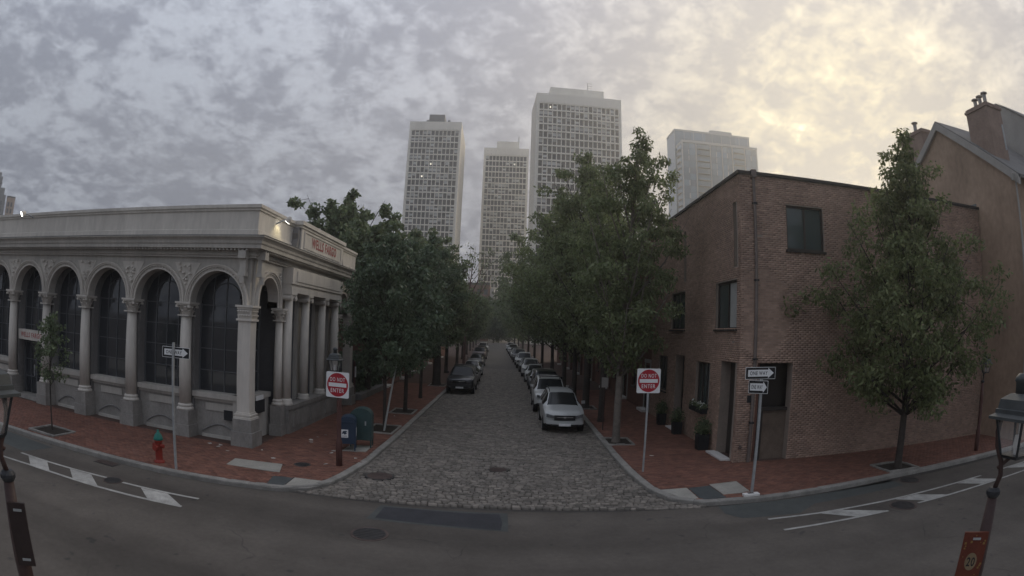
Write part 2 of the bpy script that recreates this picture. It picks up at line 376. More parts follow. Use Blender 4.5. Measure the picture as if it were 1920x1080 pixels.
def text_faces(s, size, bold=.0):
    key = (s, bold)
    if key not in _txt:
        cu = bpy.data.curves.new('t', 'FONT'); cu.body = s; cu.size = 1; cu.align_x = 'CENTER'; cu.align_y = 'CENTER'; cu.offset = bold; cu.resolution_u = 3; cu.space_character = 1.18
        o = bpy.data.objects.new('t', cu); col.objects.link(o)
        dg = bpy.context.evaluated_depsgraph_get(); me = bpy.data.meshes.new_from_object(o.evaluated_get(dg))
        _txt[key] = ([tuple(v.co) for v in me.vertices], [tuple(p.vertices) for p in me.polygons])
        bpy.data.objects.remove(o); bpy.data.curves.remove(cu); bpy.data.meshes.remove(me)
    return _txt[key]
def add_text(mb, s, x, z, y, w, h, bold=.01):
    """lettering fitted to w x h, centred at x,z, lying in the plane y (faces -y)."""
    vs, fs = text_faces(s, 1, bold)
    xs = [v[0] for v in vs]; ys = [v[1] for v in vs]; sx_ = w / (max(xs) - min(xs)); sz = h / (max(ys) - min(ys)); mx_ = (max(xs) + min(xs)) / 2; my = (max(ys) + min(ys)) / 2
    mb.add([(x + (v[0] - mx_) * sx_, y, z + (v[1] - my) * sz) for v in vs], fs)

ROAD = -.12
def bend(y): return -max(0.0, y - 40) * .03

# ------------------------------------------------------------------ ground, roads, pavements
g = MB(); g.sheet([(-900, -300), (900, -300), (900, 1500), (-900, 1500)], -.30); tag(g.build('ground', 'asphalt'), kind='structure')
g = MB(); g.sheet([(-90, 3.9), (90, 3.9), (90, 14.4), (-90, 14.4)], ROAD - .004); tag(g.build('road', 'asphalt'), kind='structure')
g = MB(); g.box(-60, 60, -2, 3.9, -.25, 0); tag(g.build('pavement_near', 'concrete'), kind='structure')
# outline of the two far pavements (kerb line), measured on the ground
kl = [(-60, 12.2), (-25, 12.45), (-16.4, 12.6), (-12.6, 12.68), (-9.1, 12.74), (-7.3, 12.9), (-5.9, 13.1), (-5.15, 13.45), (-4.72, 14.15), (-4.53, 15.1), (-4.33, 17.0), (-4.25, 21), (-4.24, 40), (-4.24 + bend(90), 90), (-4.24 + bend(175), 175)]
kr = [(3.95 + bend(175), 175), (3.95 + bend(90), 90), (3.88, 40), (3.84, 25), (3.82, 19), (3.88, 16.8), (4.05, 15.0), (4.42, 13.95), (5.2, 13.45), (6.8, 13.42), (9.9, 13.7), (12.4, 14.0), (17.5, 14.2), (30, 14.9), (60, 16.2)]
def line_offset(pts, d):
    out = []
    for i, p in enumerate(pts):
        a = Vector(pts[max(i - 1, 0)]); b = Vector(pts[min(i + 1, len(pts) - 1)]); t = (b - a).normalized(); nrm = Vector((-t.y, t.x))
        out.append((p[0] + nrm.x * d, p[1] + nrm.y * d))
    return out
kl_in, kr_in = line_offset(kl, .24), line_offset(kr, .24)
g = MB(); g.prism(kl_in + [(-60, 175)], -.25, -.012)
walk_l = tag(g.build('sidewalk_left', 'pavebed'), kind='structure')
g = MB(); g.prism(kr_in + [(60, 175)], -.25, -.012)
walk_r = tag(g.build('sidewalk_right', 'pavebed'), kind='structure')
g = MB(); st = [(x, y) for x, y in kl if y > 13.2]; st2 = [(x, y) for x, y in kr if y > 13.3]
g.sheet([(-5.6, 13.2)] + st + st2 + [(5.6, 13.35)], ROAD + .0)
street = tag(g.build('street', 'joint'), kind='structure')
# kerb stones
def kerb_run(pts, name, want):
    root = MB(); inner = line_offset(pts, .245)
    root.prism(pts + inner[::-1], -.26, -.03)
    ob = tag(root.build(name, 'kerb'), kind='structure')
    seg = []
    L = [0]
    for a, b in zip(pts, pts[1:]): L.append(L[-1] + math.dist(a, b))
    def at(s):
        for i in range(len(L) - 1):
            if s <= L[i + 1]: t = (s - L[i]) / (L[i + 1] - L[i]); a, b = Vector(pts[i]), Vector(pts[i + 1]); d = (b - a).normalized(); return a + (b - a) * t, Vector((-d.y, d.x))
        a, b = Vector(pts[-2]), Vector(pts[-1]); d = (b - a).normalized(); return b, Vector((-d.y, d.x))
    s = 0.0
    while s < L[-1]:
        p0, n0 = at(s)
        ln = rng.uniform(1.5, 2.4) if not (abs(p0.x) < 6.5 and p0.y < 16) else rng.uniform(.7, 1.0)
        e = min(s + ln, L[-1]); p1, n1 = at(e); pm, nm = at((s + e) / 2)
        if not want(pm): s = e; continue
        gap = (p1 - p0).normalized() * .006; dz = rng.uniform(-.006, .006); b = .015; dj = rng.uniform(-.008, .008)
        poly_o = [p0 + gap + n0 * dj, pm + nm * dj, p1 - gap + n1 * dj]; poly_i = [p1 - gap + n1 * .245, pm + nm * .245, p0 + gap + n0 * .245]
        m = MB(); ring = poly_o + poly_i
        base = [(q.x, q.y, -.2) for q in ring]; mid = [(q.x, q.y, .0 + dz - b) for q in ring]
        inset = [q + n * b for q, n in zip(poly_o, (n0, nm, n1))] + [q - n * b for q, n in zip(poly_i, (n1, nm, n0))]
        top = [(q.x, q.y, .004 + dz) for q in inset]
        n = 6; fs = [(i, (i + 1) % n, n + (i + 1) % n, n + i) for i in range(n)] + [(n + i, n + (i + 1) % n, 2 * n + (i + 1) % n, 2 * n + i) for i in range(n)] + [tuple(range(2 * n, 3 * n))]
        m.add(base + mid + top, fs); m.build('kerb_stone', 'kerb', ob); s = e
kerb_run(kl, 'kerb_left', lambda p: (-19 < p.x and p.y < 60)); kerb_run(kr, 'kerb_right', lambda p: (p.x < 23 and p.y < 60))

# cobbles
def block_quads(c, hx, hy, h0, top, ch, jit, a=0.0, r=np.random.default_rng(1)):
    """list of chamfered blocks: arrays of centres -> (n*9... ) quads"""
    n = len(c); sgn = np.array([(-1, -1), (1, -1), (1, 1), (-1, 1)], float)
    B = np.zeros((n, 12, 3)); H = np.stack([hx, hy], 1)[:, None, :]
    lo = sgn[None] * H * (1 + r.normal(0, jit, (n, 4, 2))); hi = sgn[None] * (H - ch) * (1 + r.normal(0, jit * .7, (n, 4, 2)))
    B[:, 0:4, :2] = lo; B[:, 4:8, :2] = lo; B[:, 8:12, :2] = hi
    ca, sa = np.cos(a), np.sin(a)
    X = B[:, :, 0] * (ca[:, None] if hasattr(ca, 'shape') and ca.shape else ca) - B[:, :, 1] * (sa[:, None] if hasattr(sa, 'shape') and sa.shape else sa)
    Yv = B[:, :, 0] * (sa[:, None] if hasattr(sa, 'shape') and sa.shape else sa) + B[:, :, 1] * (ca[:, None] if hasattr(ca, 'shape') and ca.shape else ca)
    B[:, :, 0] = X + c[:, 0:1]; B[:, :, 1] = Yv + c[:, 1:2]
    B[:, 0:4, 2] = h0; B[:, 4:8, 2] = top[:, None] - ch; B[:, 8:12, 2] = top[:, None] + r.normal(0, ch * .12, (n, 4))
    F = np.array([(0, 1, 5, 4), (1, 2, 6, 5), (2, 3, 7, 6), (3, 0, 4, 7), (4, 5, 9, 8), (5, 6, 10, 9), (6, 7, 11, 10), (7, 4, 8, 11), (8, 9, 10, 11)])
    return B, F
def block_mesh(name, B, F, mt, parent, kind=None, label=None, loc=None):
    n = len(B); me = bpy.data.meshes.new(name)
    me.vertices.add(n * 12); me.vertices.foreach_set('co', B.astype(np.float32).ravel())
    FF = (F[None] + (np.arange(n) * 12)[:, None, None]).reshape(-1, 4)
    me.loops.add(FF.size); me.loops.foreach_set('vertex_index', FF.astype(np.int32).ravel())
    me.polygons.add(len(FF)); me.polygons.foreach_set('loop_start', np.arange(0, FF.size, 4, dtype=np.int32))
    me.materials.append(M[mt]); me.update(calc_edges=True)
    o = link(bpy.data.objects.new(name, me), parent)
    if kind: o['kind'] = kind
    if loc is not None: o.location = loc
    return o
r1 = np.random.default_rng(11)
def x_at(pts, y): 
    q = sorted((b, a) for a, b in pts); return np.interp(y, [t[0] for t in q], [t[1] for t in q])
cs = []; y = 13.36
lft = [(x, yy) for x, yy in kl if yy >= 13.1]; rgt = [(x, yy) for x, yy in kr if yy >= 13.42]
while y < 62:
    dy = r1.uniform(.098, .122); x0 = x_at(lft, y) + .02; x1 = x_at([p for p in rgt if p[0] < 6], y) - .02
    if y < 13.6: x0 -= .5; x1 += .1
    x = x0 + r1.uniform(-.1, 0)
    wob = .05 * math.sin(y * .7)
    while x < x1 - .06:
        w = r1.uniform(.13, .25); cs.append((x + w / 2, y + dy / 2 + .06 * math.sin(x * .55 + 1) + wob * .3 + r1.normal(0, .007), w / 2 - .011, dy / 2 - .0105)); x += w
    y += dy
cs = np.array(cs)
holes_st = [(-3.66, 15.66, .47), (-.23, 17.3, .36)]
keep = np.ones(len(cs), bool)
for hx, hy, hr in holes_st: keep &= (cs[:, 0] - hx) ** 2 + (cs[:, 1] - hy) ** 2 > hr ** 2
cs = cs[keep]
crown_z = ROAD + .035 * (1 - ((cs[:, 0] + .2) / 4.3) ** 2).clip(0, 1)
top = crown_z + .028 + r1.normal(0, .004, len(cs))
B, F = block_quads(cs[:, :2], cs[:, 2], cs[:, 3], ROAD - .04, top, .012, .06, r1.normal(0, .03, len(cs)), r1)
order = np.argsort(np.hypot(cs[:, 0], cs[:, 1])); near = order[:300]; rest = order[300:]
for i in near:
    c = B[i].mean(0); block_mesh('cobble', (B[i:i + 1] - c), F, 'cobble', street, loc=c)
block_mesh('cobble_field', B[rest], F, 'cobble', street, kind='stuff')
g = MB()                                              # far part of the street where stones can no longer be told apart
yy = [62 + i * 5 for i in range(24)]
pl = [(-4.2 + bend(v), v) for v in yy]; pr = [(3.85 + bend(v), v) for v in yy]
g.sheet(pl + pr[::-1], ROAD + .05); tag(g.build('cobble_surface_far', 'cobble_far', street), kind='stuff')

# paving bricks
zones = []                                            # polygons kept free of bricks (slabs, ramps, tree pits)
def in_poly(px, py, poly):
    ins = np.zeros(len(px), bool); n = len(poly)
    for i in range(n):
        (x1, y1), (x2, y2) = poly[i], poly[(i + 1) % n]
        c = ((y1 > py) != (y2 > py)) & (px < (x2 - x1) * (py - y1) / ((y2 - y1) or 1e-9) + x1); ins ^= c
    return ins
Z_SLAB = [[(-8.16, 14.44), (-8.27, 15.24), (-6.68, 15.4), (-6.39, 14.49)]]
Z_RAMP = [([(-6.25, 13.26), (-6.4, 14.05), (-5.82, 14.2), (-5.78, 13.35)], 'concrete_dark'), ([(-5.75, 13.36), (-5.79, 14.2), (-4.98, 14.22), (-5.0, 13.95), (-5.35, 13.6)], 'concrete'),
          ([(4.33, 14.81), (5.18, 14.89), (5.18, 13.72), (4.72, 14.02)], 'concrete'), ([(5.22, 14.85), (5.91, 15.0), (5.97, 13.72), (5.22, 13.71)], 'concrete_dark'), ([(5.97, 15.13), (6.92, 15.29), (6.87, 14.09), (6.0, 14.01)], 'concrete')]
PITS = [('L', (-5.15, 22.6), .62, 1.0), ('L', (-5.27, 27.75), .62, .85), ('R', (4.47, 21.9), .58, .75), ('R', (13.0, 14.85), .72, .62), ('L', (-15.35, 13.65), .75, .62), ('L', (-5.3, 41.5), .65, .9), ('R', (4.5, 32), .6, .8), ('R', (4.5, 42), .6, .8)]
for p in Z_SLAB: zones.append(p)
for p, _ in Z_RAMP: zones.append(p)
for _, (cx_, cy_), a, b in PITS: zones.append([(cx_ - a, cy_ - b), (cx_ + a, cy_ - b), (cx_ + a, cy_ + b), (cx_ - a, cy_ + b)])
zones.append([(-5.55, 18.0), (-4.75, 18.2), (-4.75, 19.2), (-5.55, 19.0)])
def paving(walk, poly, blds, hyp):
    pts = []; j = 0; ang = .12
    xs0 = min(p[0] for p in poly); xs1 = max(p[0] for p in poly); ys0 = min(p[1] for p in poly); ys1 = max(p[1] for p in poly)
    yv = ys0
    while yv < ys1:
        x = np.arange(xs0 + (j % 2) * .1, xs1, .205); pts.append(np.stack([x, np.full(len(x), yv)], 1)); yv += .104; j += 1
    P = np.concatenate(pts); ok = in_poly(P[:, 0], P[:, 1], poly)
    for z in zones + blds: ok &= ~in_poly(P[:, 0], P[:, 1], z)
    P = P[ok]; n = len(P)
    Bq, Fq = block_quads(P, np.full(n, .0985), np.full(n, .048), -.03, r1.normal(0, .0022, n), .004, .01, r1.normal(0, .012, n), r1)
    o = np.argsort(np.hypot(P[:, 0] - hyp[0], P[:, 1] - hyp[1]))
    for i in o[:150]:
        c = Bq[i].mean(0); block_mesh('paving_brick', Bq[i:i + 1] - c, Fq, 'pave', walk, loc=c)
    block_mesh('paving_brick_field', Bq[o[150:]], Fq, 'pave', walk, kind='stuff')
polyL = [p for p in kl_in if -26 < p[0] and p[1] < 45] + [(-4.3, 42), (-8.5, 42), (-8.5, 17.2), (-25, 17.2), (-25, 12.8)]
polyL = [(-25, 12.72)] + [p for p in kl_in if -24 < p[0] and p[1] < 41] + [(-4.5, 42), (-8.5, 42), (-8.5, 17.4), (-25, 17.4)]
polyR = [(7.8, 42), (4.13, 42)] + [p for p in kr_in if p[1] < 41 and p[0] < 29] + [(24, 14.9), (24, 17.7), (7.8, 17.7)]
paving(walk_l, polyL, [[(-26, 16.95), (-8.55, 16.95), (-8.55, 30), (-26, 30)]], (-7, 13.2))
paving(walk_r, polyR, [], (6, 13.6))
for p in Z_SLAB:
    m = MB(); m.prism(p, -.05, .004); m.build('concrete_slab', 'concrete', walk_l)
for p, mt in Z_RAMP:
    m = MB(); m.prism(p, -.06, .002); m.build('ramp_slab', mt, walk_l if p[0][0] < 0 else walk_r)
m = MB(); m.prism(zones[-1], -.06, .015); m.build('mailbox_slab', 'concrete', walk_l)

# asphalt patches and road markings
def sheet(name, poly, z, mt, ):
    m = MB(); m.sheet(poly, z); return tag(m.build(name, mt), kind='structure')
sheet('road_patch_center', [(-2.96, 12.12), (-2.93, 12.98), (-2.2, 13.03), (-1.2, 12.99), (-.1, 13.02), (-.02, 12.4), (-.05, 11.9), (-.8, 11.97), (-1.49, 12.03), (-2.2, 12.06)], ROAD, 'patch')
sheet('road_patch_halo', [(-3.15, 12.0), (-3.05, 13.1), (.1, 13.12), (.12, 11.82), (-1.5, 11.93)], ROAD - .002, 'patch2')
sheet('road_patch_right', [(5.6, 13.38), (7.9, 13.4), (12, 13.85), (12, 13.1), (8.3, 12.75), (7.5, 12.15), (5.85, 12.25), (5.55, 12.7)], ROAD, 'patch2')
sheet('road_patch_left', [(-25, 12.25), (-16, 12.45), (-13.9, 12.35), (-14.2, 11.2), (-16.5, 11.3), (-25, 11.2)], ROAD, 'patch2')
def ribbon(pts, w):
    up = line_offset(pts, w / 2); dn = line_offset(pts, -w / 2); return dn + up[::-1]
sheet('road_marking_line', ribbon([(-40, 9.3), (-20, 9.95), (-14.3, 10.2), (-12.9, 10.36), (-11.7, 10.42), (-10.15, 10.46), (-8.84, 10.55), (-7.4, 10.68)], .11), ROAD + .004, 'paint')
sheet('road_marking_line', ribbon([(-14.1, 11.0), (-12.73, 11.06), (-11.8, 11.13), (-10.4, 11.26)], .1), ROAD + .004, 'paint')
sheet('road_marking_line', ribbon([(-9.78, 11.25), (-9.1, 11.29), (-8.26, 11.35), (-7.35, 11.44)], .1), ROAD + .004, 'paint')
sheet('road_marking_line', ribbon([(6.45, 11.98), (8.0, 11.95), (10.3, 12.02), (13.3, 12.22), (15.2, 12.36)], .1), ROAD + .004, 'paint')
sheet('road_marking_line', ribbon([(6.47, 11.12), (8.8, 11.2), (9.85, 11.23)], .1), ROAD + .004, 'paint')
sheet('road_marking_line', ribbon([(11.1, 11.33), (12.55, 11.4), (14.9, 11.56), (17.0, 11.68), (40, 13.1)], .1), ROAD + .004, 'paint')
sheet('road_marking_line', ribbon([(16.4, 12.46), (18.2, 12.55), (40, 13.8)], .1), ROAD + .004, 'paint')
for q in ([(-13.7, 10.99), (-12.78, 11.03), (-12.06, 10.46), (-12.93, 10.41)], [(-11.77, 11.08), (-10.91, 11.14), (-10.1, 10.52), (-11.08, 10.5)], [(-9.1, 11.23), (-8.23, 11.29), (-7.45, 10.73), (-8.42, 10.62)],
          [(8.0, 11.9), (8.68, 11.94), (9.81, 11.28), (8.73, 11.25)], [(10.72, 11.99), (11.63, 12.05), (12.49, 11.45), (11.46, 11.4)], [(13.71, 12.18), (14.65, 12.28), (15.34, 11.66), (14.39, 11.59)], [(16.9, 12.42), (18, 12.5), (18.9, 11.88), (17.8, 11.8)]):
    sheet('road_marking_bar', q, ROAD + .002, 'paint')

def disc(r, n=28): return [(r * math.cos(2 * math.pi * k / n), r * math.sin(2 * math.pi * k / n)) for k in range(n)]
def manhole(x, y, r, z, label, mt='iron'):
    t = thing('manhole_cover', label, 'manhole cover', (x, y, z))
    m = MB(); m.prism(disc(r), -.05, .006); m.build('frame', 'rust_iron' if mt == 'iron' else 'iron', t)
    m = MB(); m.prism(disc(r * .86), -.04, .012)
    for i in range(-3, 4):
        w = math.sqrt(max(.01, (r * .8) ** 2 - (i * r * .22) ** 2)); m.box(-w, w, i * r * .22 - r * .05, i * r * .22 + r * .05, .012, .018)
    m.build('lid', mt, t)
manhole(-2.83, 11.05, .42, ROAD, 'large round manhole cover in the asphalt beside the dark patch')
manhole(-3.66, 15.66, .44, ROAD + .03, 'rusty round manhole cover set among the cobbles by the corner', 'rust_iron')
manhole(-.23, 17.3, .32, ROAD + .04, 'small round manhole cover in the middle of the cobbled street', 'rust_iron')
manhole(-10.1, 11.2, .3, ROAD, 'round cover in the asphalt between the broken white hatch lines')
manhole(10.55, 11.4, .42, ROAD, 'round manhole cover interrupting the white line before the brick house')
manhole(12.6, 13.5, .4, ROAD, 'round manhole cover by the kerb below the tall street tree')
manhole(-6.12, 15.65, .27, .0, 'small round cover in the brick pavement before the bank')
t = thing('drain_grate', 'black gutter drain grate at the kerb near the fire hydrant', 'drain', (-11.4, 12.42, ROAD))
m = MB(); m.box(-.42, .42, -.2, .2, -.05, .004); m.build('frame', 'iron', t)
for k in range(8):
    m = MB(); m.box(-.38 + k * .1, -.33 + k * .1, -.17, .17, .004, .014); m.build('bar', 'rust_iron', t)

# tree pits
PL = ['tree pit with stone edging holding the staked tree near the mailboxes', 'tree pit with stone edging two trees past the mailboxes', 'tree pit with broken pale stone edging beside the silver car', 'tree pit with stone edging below the tall tree at the brick house', 'square tree pit around the thin sapling before the bank', 'tree pit at the thick trunk behind the charcoal car', 'tree pit beside the white off-roader', 'tree pit further along beside the dark sedan']
for (sd, (x, y), a, b), lab in zip(PITS, PL):
    t = thing('tree_pit', lab, 'tree pit', (x, y, 0), 0, 'tree pits along the pavements')
    m = MB(); m.box(-a + .09, a - .09, -b + .09, b - .09, -.1, -.005); m.build('soil', 'soil', t)
    for s in (-1, 1):
        for k in range(3):
            u0 = -a + k * 2 * a / 3; dz = rng.uniform(0, .025)
            m = MB(); m.bev(u0 + .01, u0 + 2 * a / 3 - .01, s * (b - .05) - .05, s * (b - .05) + .05, -.08, .035 + dz, .01); m.build('edging_stone', 'kerb', t)
            u0 = -b + .1 + k * (2 * b - .2) / 3
            m = MB(); m.bev(s * (a - .05) - .05, s * (a - .05) + .05, u0 + .01, u0 + (2 * b - .2) / 3 - .01, -.08, .03 + dz, .01); m.build('edging_stone', 'kerb', t)

# ------------------------------------------------------------------ the corner bank
FY, SX = 16.95, -8.55                                  # front plane, side plane
bank = thing('bank_building', 'single-storey grey stone bank with arched windows, columns and heavy cornice on the corner', 'bank', (SX, FY, 0))
TF = lambda u, d, z: (u, FY + d, z)                    # front: u = x, d = depth into the building
TS = lambda u, d, z: (SX - d, u, z)                    # side: u = y
def bp(name, mt, mb, parent=None, **kw): return mb.build(name, mt, parent or bank, world=True, **kw)
COLX = [-8.74, -11.46, -14.18, -16.92, -19.66, -22.4, -25.1]
EX = -27.0; EY = 29.3
# main body behind the arcades
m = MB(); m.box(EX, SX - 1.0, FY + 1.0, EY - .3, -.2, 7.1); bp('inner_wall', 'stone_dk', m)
m = MB(); m.box(EX, SX - .5, FY + .5, EY - .2, 7.15, 7.6); bp('roof', 'lead', m)
def arch_wall(m, uc, hb, r, zs, zt, d0, d1, zc=None, n=20):
    zc = zc if zc is not None else zs
    for a, b in ((uc - hb, uc - r), (uc + r, uc + hb)): m.box(min(a, b), max(a, b), d0, d1, zs, zt)
    pts = [(uc - r * math.cos(math.pi * k / n), zc + r * math.sin(math.pi * k / n)) for k in range(n + 1)]
    if zc > zs: pts = [(uc - r, zs)] + pts + [(uc + r, zs)]
    for (ua, za), (ub, zb) in zip(pts, pts[1:]):
        vs = [(ua, d0, za), (ub, d0, zb), (ub, d0, zt), (ua, d0, zt), (ua, d1, za), (ub, d1, zb), (ub, d1, zt), (ua, d1, zt)]
        m.add(vs, [(0, 1, 2, 3), (0, 4, 5, 1)] + ([(7, 6, 5, 4)] if True else []))
def archivolt(T, uc, zc, r0, r1_, d, zs):
    """three stepped mouldings round the arch"""
    m = MB(T); w = (r1_ - r0); n = 28
    for k, (a, b, dd) in enumerate(((0, .22, -.05), (.22, .55, -.02), (.55, .8, -.08), (.8, 1, -.12))):
        ra, rb = r0 + w * a + .001 * k, r0 + w * b
        ang = [math.pi * i / n for i in range(n + 1)]
        pa = [(uc - ra * math.cos(t), zc + ra * math.sin(t)) for t in ang]; pb = [(uc - rb * math.cos(t), zc + rb * math.sin(t)) for t in ang]
        if zc > zs: pa = [(uc - ra, zs)] + pa + [(uc + ra, zs)]; pb = [(uc - rb, zs)] + pb + [(uc + rb, zs)]
        for i in range(len(pa) - 1):
            A, Bp, C, D = pa[i], pa[i + 1], pb[i + 1], pb[i]; f = d + dd
            m.add([(A[0], f, A[1]), (Bp[0], f, Bp[1]), (C[0], f, C[1]), (D[0], f, D[1]), (A[0], d + .05, A[1]), (Bp[0], d + .05, Bp[1]), (C[0], d + .05, C[1]), (D[0], d + .05, D[1])], [(0, 1, 2, 3), (0, 4, 5, 1), (3, 2, 6, 7)])
    # bead course on the second step
    rb = r0 + w * .4
    for i in range(26):
        t = math.pi * (i + .5) / 26; u, z = uc - rb * math.cos(t), zc + rb * math.sin(t); s = .022
        m.box(u - s, u + s, d - .06, d - .02, z - s, z + s)
    return m
def capital(T, u, d, z0, h, hw, n=8, square=False):
    m = MB(T); 
    m.box(u - hw * .98, u + hw * .98, d - hw * .98, d + hw * .98, z0 + h * .86, z0 + h)       # abacus
    m.box(u - hw * .86, u + hw * .86, d - hw * .86, d + hw * .86, z0 + h * .76, z0 + h * .858)
    m.box(u - hw * .72, u + hw * .72, d - hw * .72, d + hw * .72, z0, z0 + h * .1)              # astragal
    pr = [(hw * .6, z0 + h * .1), (hw * .62, z0 + h * .45), (hw * .82, z0 + h * .77)]
    m.lathe([(r, z) for r, z in pr], 12, (u, d, 0), sq=square)
    for row, (zz, rr, cnt) in enumerate(((.32, .68, n), (.58, .74, n))):                        # two rows of curling leaves
        for k in range(cnt):
            a = 2 * math.pi * (k + .5 * row) / cnt; ca, sa = math.cos(a), math.sin(a)
            sc = 1 / max(abs(ca), abs(sa)) if square else 1
            cu, cd = u + ca * hw * rr * sc * .98, d + sa * hw * rr * sc * .98; w = hw * .19
            zl = z0 + h * (zz - .2); zh = z0 + h * (zz + .1)
            m.add([(cu - sa * w, cd + ca * w, zl), (cu + sa * w, cd - ca * w, zl), (cu + sa * w + ca * .07, cd - ca * w + sa * .07, zh), (cu - sa * w + ca * .07, cd + ca * w + sa * .07, zh),
                   (cu + ca * .14, cd + sa * .14, zh - h * .08)], [(0, 1, 2, 3), (3, 2, 4)])
    for sx_ in (-1, 1):
        for sy in (-1, 1): m.box(u + sx_ * hw * .78 - .05, u + sx_ * hw * .78 + .05, d + sy * hw * .78 - .05, d + sy * hw * .78 + .05, z0 + h * .6, z0 + h * .757)
    return m
def round_column(T, u, d, r, z0, zb, zc, cap_h, cap_hw, pw):
    m = MB(T); m.lathe([(r * 1.0, zb + .22), (r * 1.01, zb + (zc - zb) * .4), (r * .86, zc - cap_h)], 20, (u, d, 0))
    c = bp('column', 'stone_lt', m, smooth=True)
    bp('capital', 'stone_lt', capital(T, u, d, zc - cap_h, cap_h, cap_hw), c)
    m = MB(T); m.lathe([(r * 1.45, zb + .005), (r * 1.45, zb + .07), (r * 1.3, zb + .1), (r * 1.12, zb + .125), (r * 1.28, zb + .16), (r * 1.22, zb + .2), (r, zb + .235)], 20, (u, d, 0)); bp('base', 'stone_lt', m, c, smooth=True)
    m = MB(T); m.box(u - pw, u + pw, d - pw, d + pw, .42, zb); m.box(u - pw - .04, u + pw + .04, d - pw - .04, d + pw + .04, -.15, .419); bp('pedestal', 'granite_base', m, c)
    return c
ZS = 4.76
def window_fill(T, u0, u1, zb, zs, zc, r, d, nx=4, door=False):
    """arched dark glazing with glazing bars; glass is one pane per light"""
    uc = (u0 + u1) / 2; n = 16
    poly = [(u0, zb), (u1, zb), (u1, zc)] + [(uc + r * math.cos(math.pi * k / n), zc + r * math.sin(math.pi * k / n)) for k in range(1, n)] + [(u0, zc)]
    m = MB(T); m.add([(u, d, z) for u, z in poly], [tuple(range(len(poly)))]); w = bp('window', 'glass', m)
    m = MB(T)
    for k in range(1, nx):
        u = u0 + (u1 - u0) * k / nx; zt = zc + math.sqrt(max(0, r * r - (u - uc) ** 2)); m.box(u - .018, u + .018, d - .03, d - .002, zb, zt)
    z = zb + .75
    while z < zc + r * .5:
        hw = (u1 - u0) / 2 if z <= zc else math.sqrt(r * r - (z - zc) ** 2)
        m.box(uc - hw, uc + hw, d - .028, d - .003, z - .016, z + .016); z += .78
    pa = [(uc - r * .55 * math.cos(math.pi * k / 14), zc + .15 + r * .55 * math.sin(math.pi * k / 14)) for k in range(15)]
    for a, b in zip(pa, pa[1:]): m.tube([(a[0], d - .02, a[1]), (b[0], d - .02, b[1])], .015, 4)
    bp('glazing_bar', 'mullion', m, w)
    for s, uu in ((-1, u0), (1, u1)):
        m = MB(T); m.box(min(uu, uu - s * .06), max(uu, uu - s * .06), d - .05, d - .001, zb, zc); bp('frame', 'mullion', m, w)
    return w
# front arcade: spandrel walls, archivolts, columns, windows, plinth
for i in range(len(COLX) - 1):
    uc = (COLX[i] + COLX[i + 1]) / 2; hb = (COLX[i] - COLX[i + 1]) / 2
    m = MB(TF); arch_wall(m, uc, hb - .002, 1.12, ZS, 6.34, .12, .5); bp('spandrel_wall', 'stone', m)
    bp('archivolt', 'stone_lt', archivolt(TF, uc, ZS, 1.125, 1.345, .12, ZS))
    door = (i == 4)
    window_fill(TF, uc - 1.12, uc + 1.12, .18 if door else 1.62, ZS, ZS, 1.12, .92)
    if not door:
        m = MB(TF); m.box(uc - 1.14, uc + 1.14, .4, .99, 1.44, 1.62); m.box(uc - 1.12, uc + 1.12, .5, .98, 1.33, 1.439); bp('sill', 'stone', m)
        m = MB(TF); m.box(uc - 1.12, uc + 1.12, .58, .98, -.2, 1.329); bp('plinth_wall', 'granite_base', m)
        m = MB(TF); m.box(uc - .62, uc + .62, .545, .58, .98, 1.24); bp('panel', 'stone', m)
        m = MB(TF); pts = [(uc - .8 + 1.6 * k / 12, .18 + .32 * math.sin(math.pi * k / 12)) for k in range(13)]
        m.tube([(u, .56, z) for u, z in pts], .03, 6); bp('basement_arch', 'stone_dk', m)
        m = MB(TF); m.box(uc - .78, uc + .78, .5, .58, -.15, .1); bp('footing_stone', 'stone', m)
    else:
        m = MB(TF); m.box(uc - 1.1, uc + 1.1, .2, .95, -.15, .16); bp('door_step', 'granite_base', m)
        m = MB(TF); m.box(uc - 1.04, uc - .98, .8, .92, .16, 2.55); m.box(uc + .98, uc + 1.04, .8, .92, .16, 2.55); m.box(uc - .03, uc + .03, .8, .92, .16, 2.55); d_ = bp('door_frame', 'mullion', m)
        m = MB(TF); m.box(uc - .12, uc - .08, .74, .8, 1.0, 1.5); bp('handle', 'steel', m, d_)
        m = MB(TF); m.box(uc - 1.06, uc + 1.06, .42, .8, 2.6, 3.05); sg = bp('sign_board', 'stone_lt', m)
        m = MB(); add_text(m, 'WELLS FARGO', uc, 2.83, FY + .415, 1.7, .22, .02); bp('lettering', 'red_letter', m, sg, kind='stuff')
    # carved spandrel ornament between arches
    if i > 0:
        u = COLX[i]; m = MB(TF)
        m.add([(u - .6, .1, 6.15), (u + .6, .1, 6.15), (u, .1, 5.15), (u - .6, .13, 6.15), (u + .6, .13, 6.15), (u, .13, 5.15)], [(0, 1, 2), (0, 3, 4, 1), (1, 4, 5, 2), (2, 5, 3, 0)])
        for k in range(16):
            t_ = rng.random(); zz = 5.35 + .75 * t_; ww = .5 * t_; uu = u + rng.uniform(-ww, ww); s = rng.uniform(.04, .085)
            m.lathe([(s, 0), (s * .8, s * .8), (s * .2, s)], 6, (uu, .06, zz))
        bp('carving', 'stone_lt', m, kind='stuff')
    # side reveal pier behind the column
    if i > 0:
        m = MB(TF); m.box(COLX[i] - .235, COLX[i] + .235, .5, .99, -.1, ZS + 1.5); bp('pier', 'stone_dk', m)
for i, u in enumerate(COLX[1:]): round_column(TF, u, .26, .235, 0, .93, ZS, .5, .35, .33)
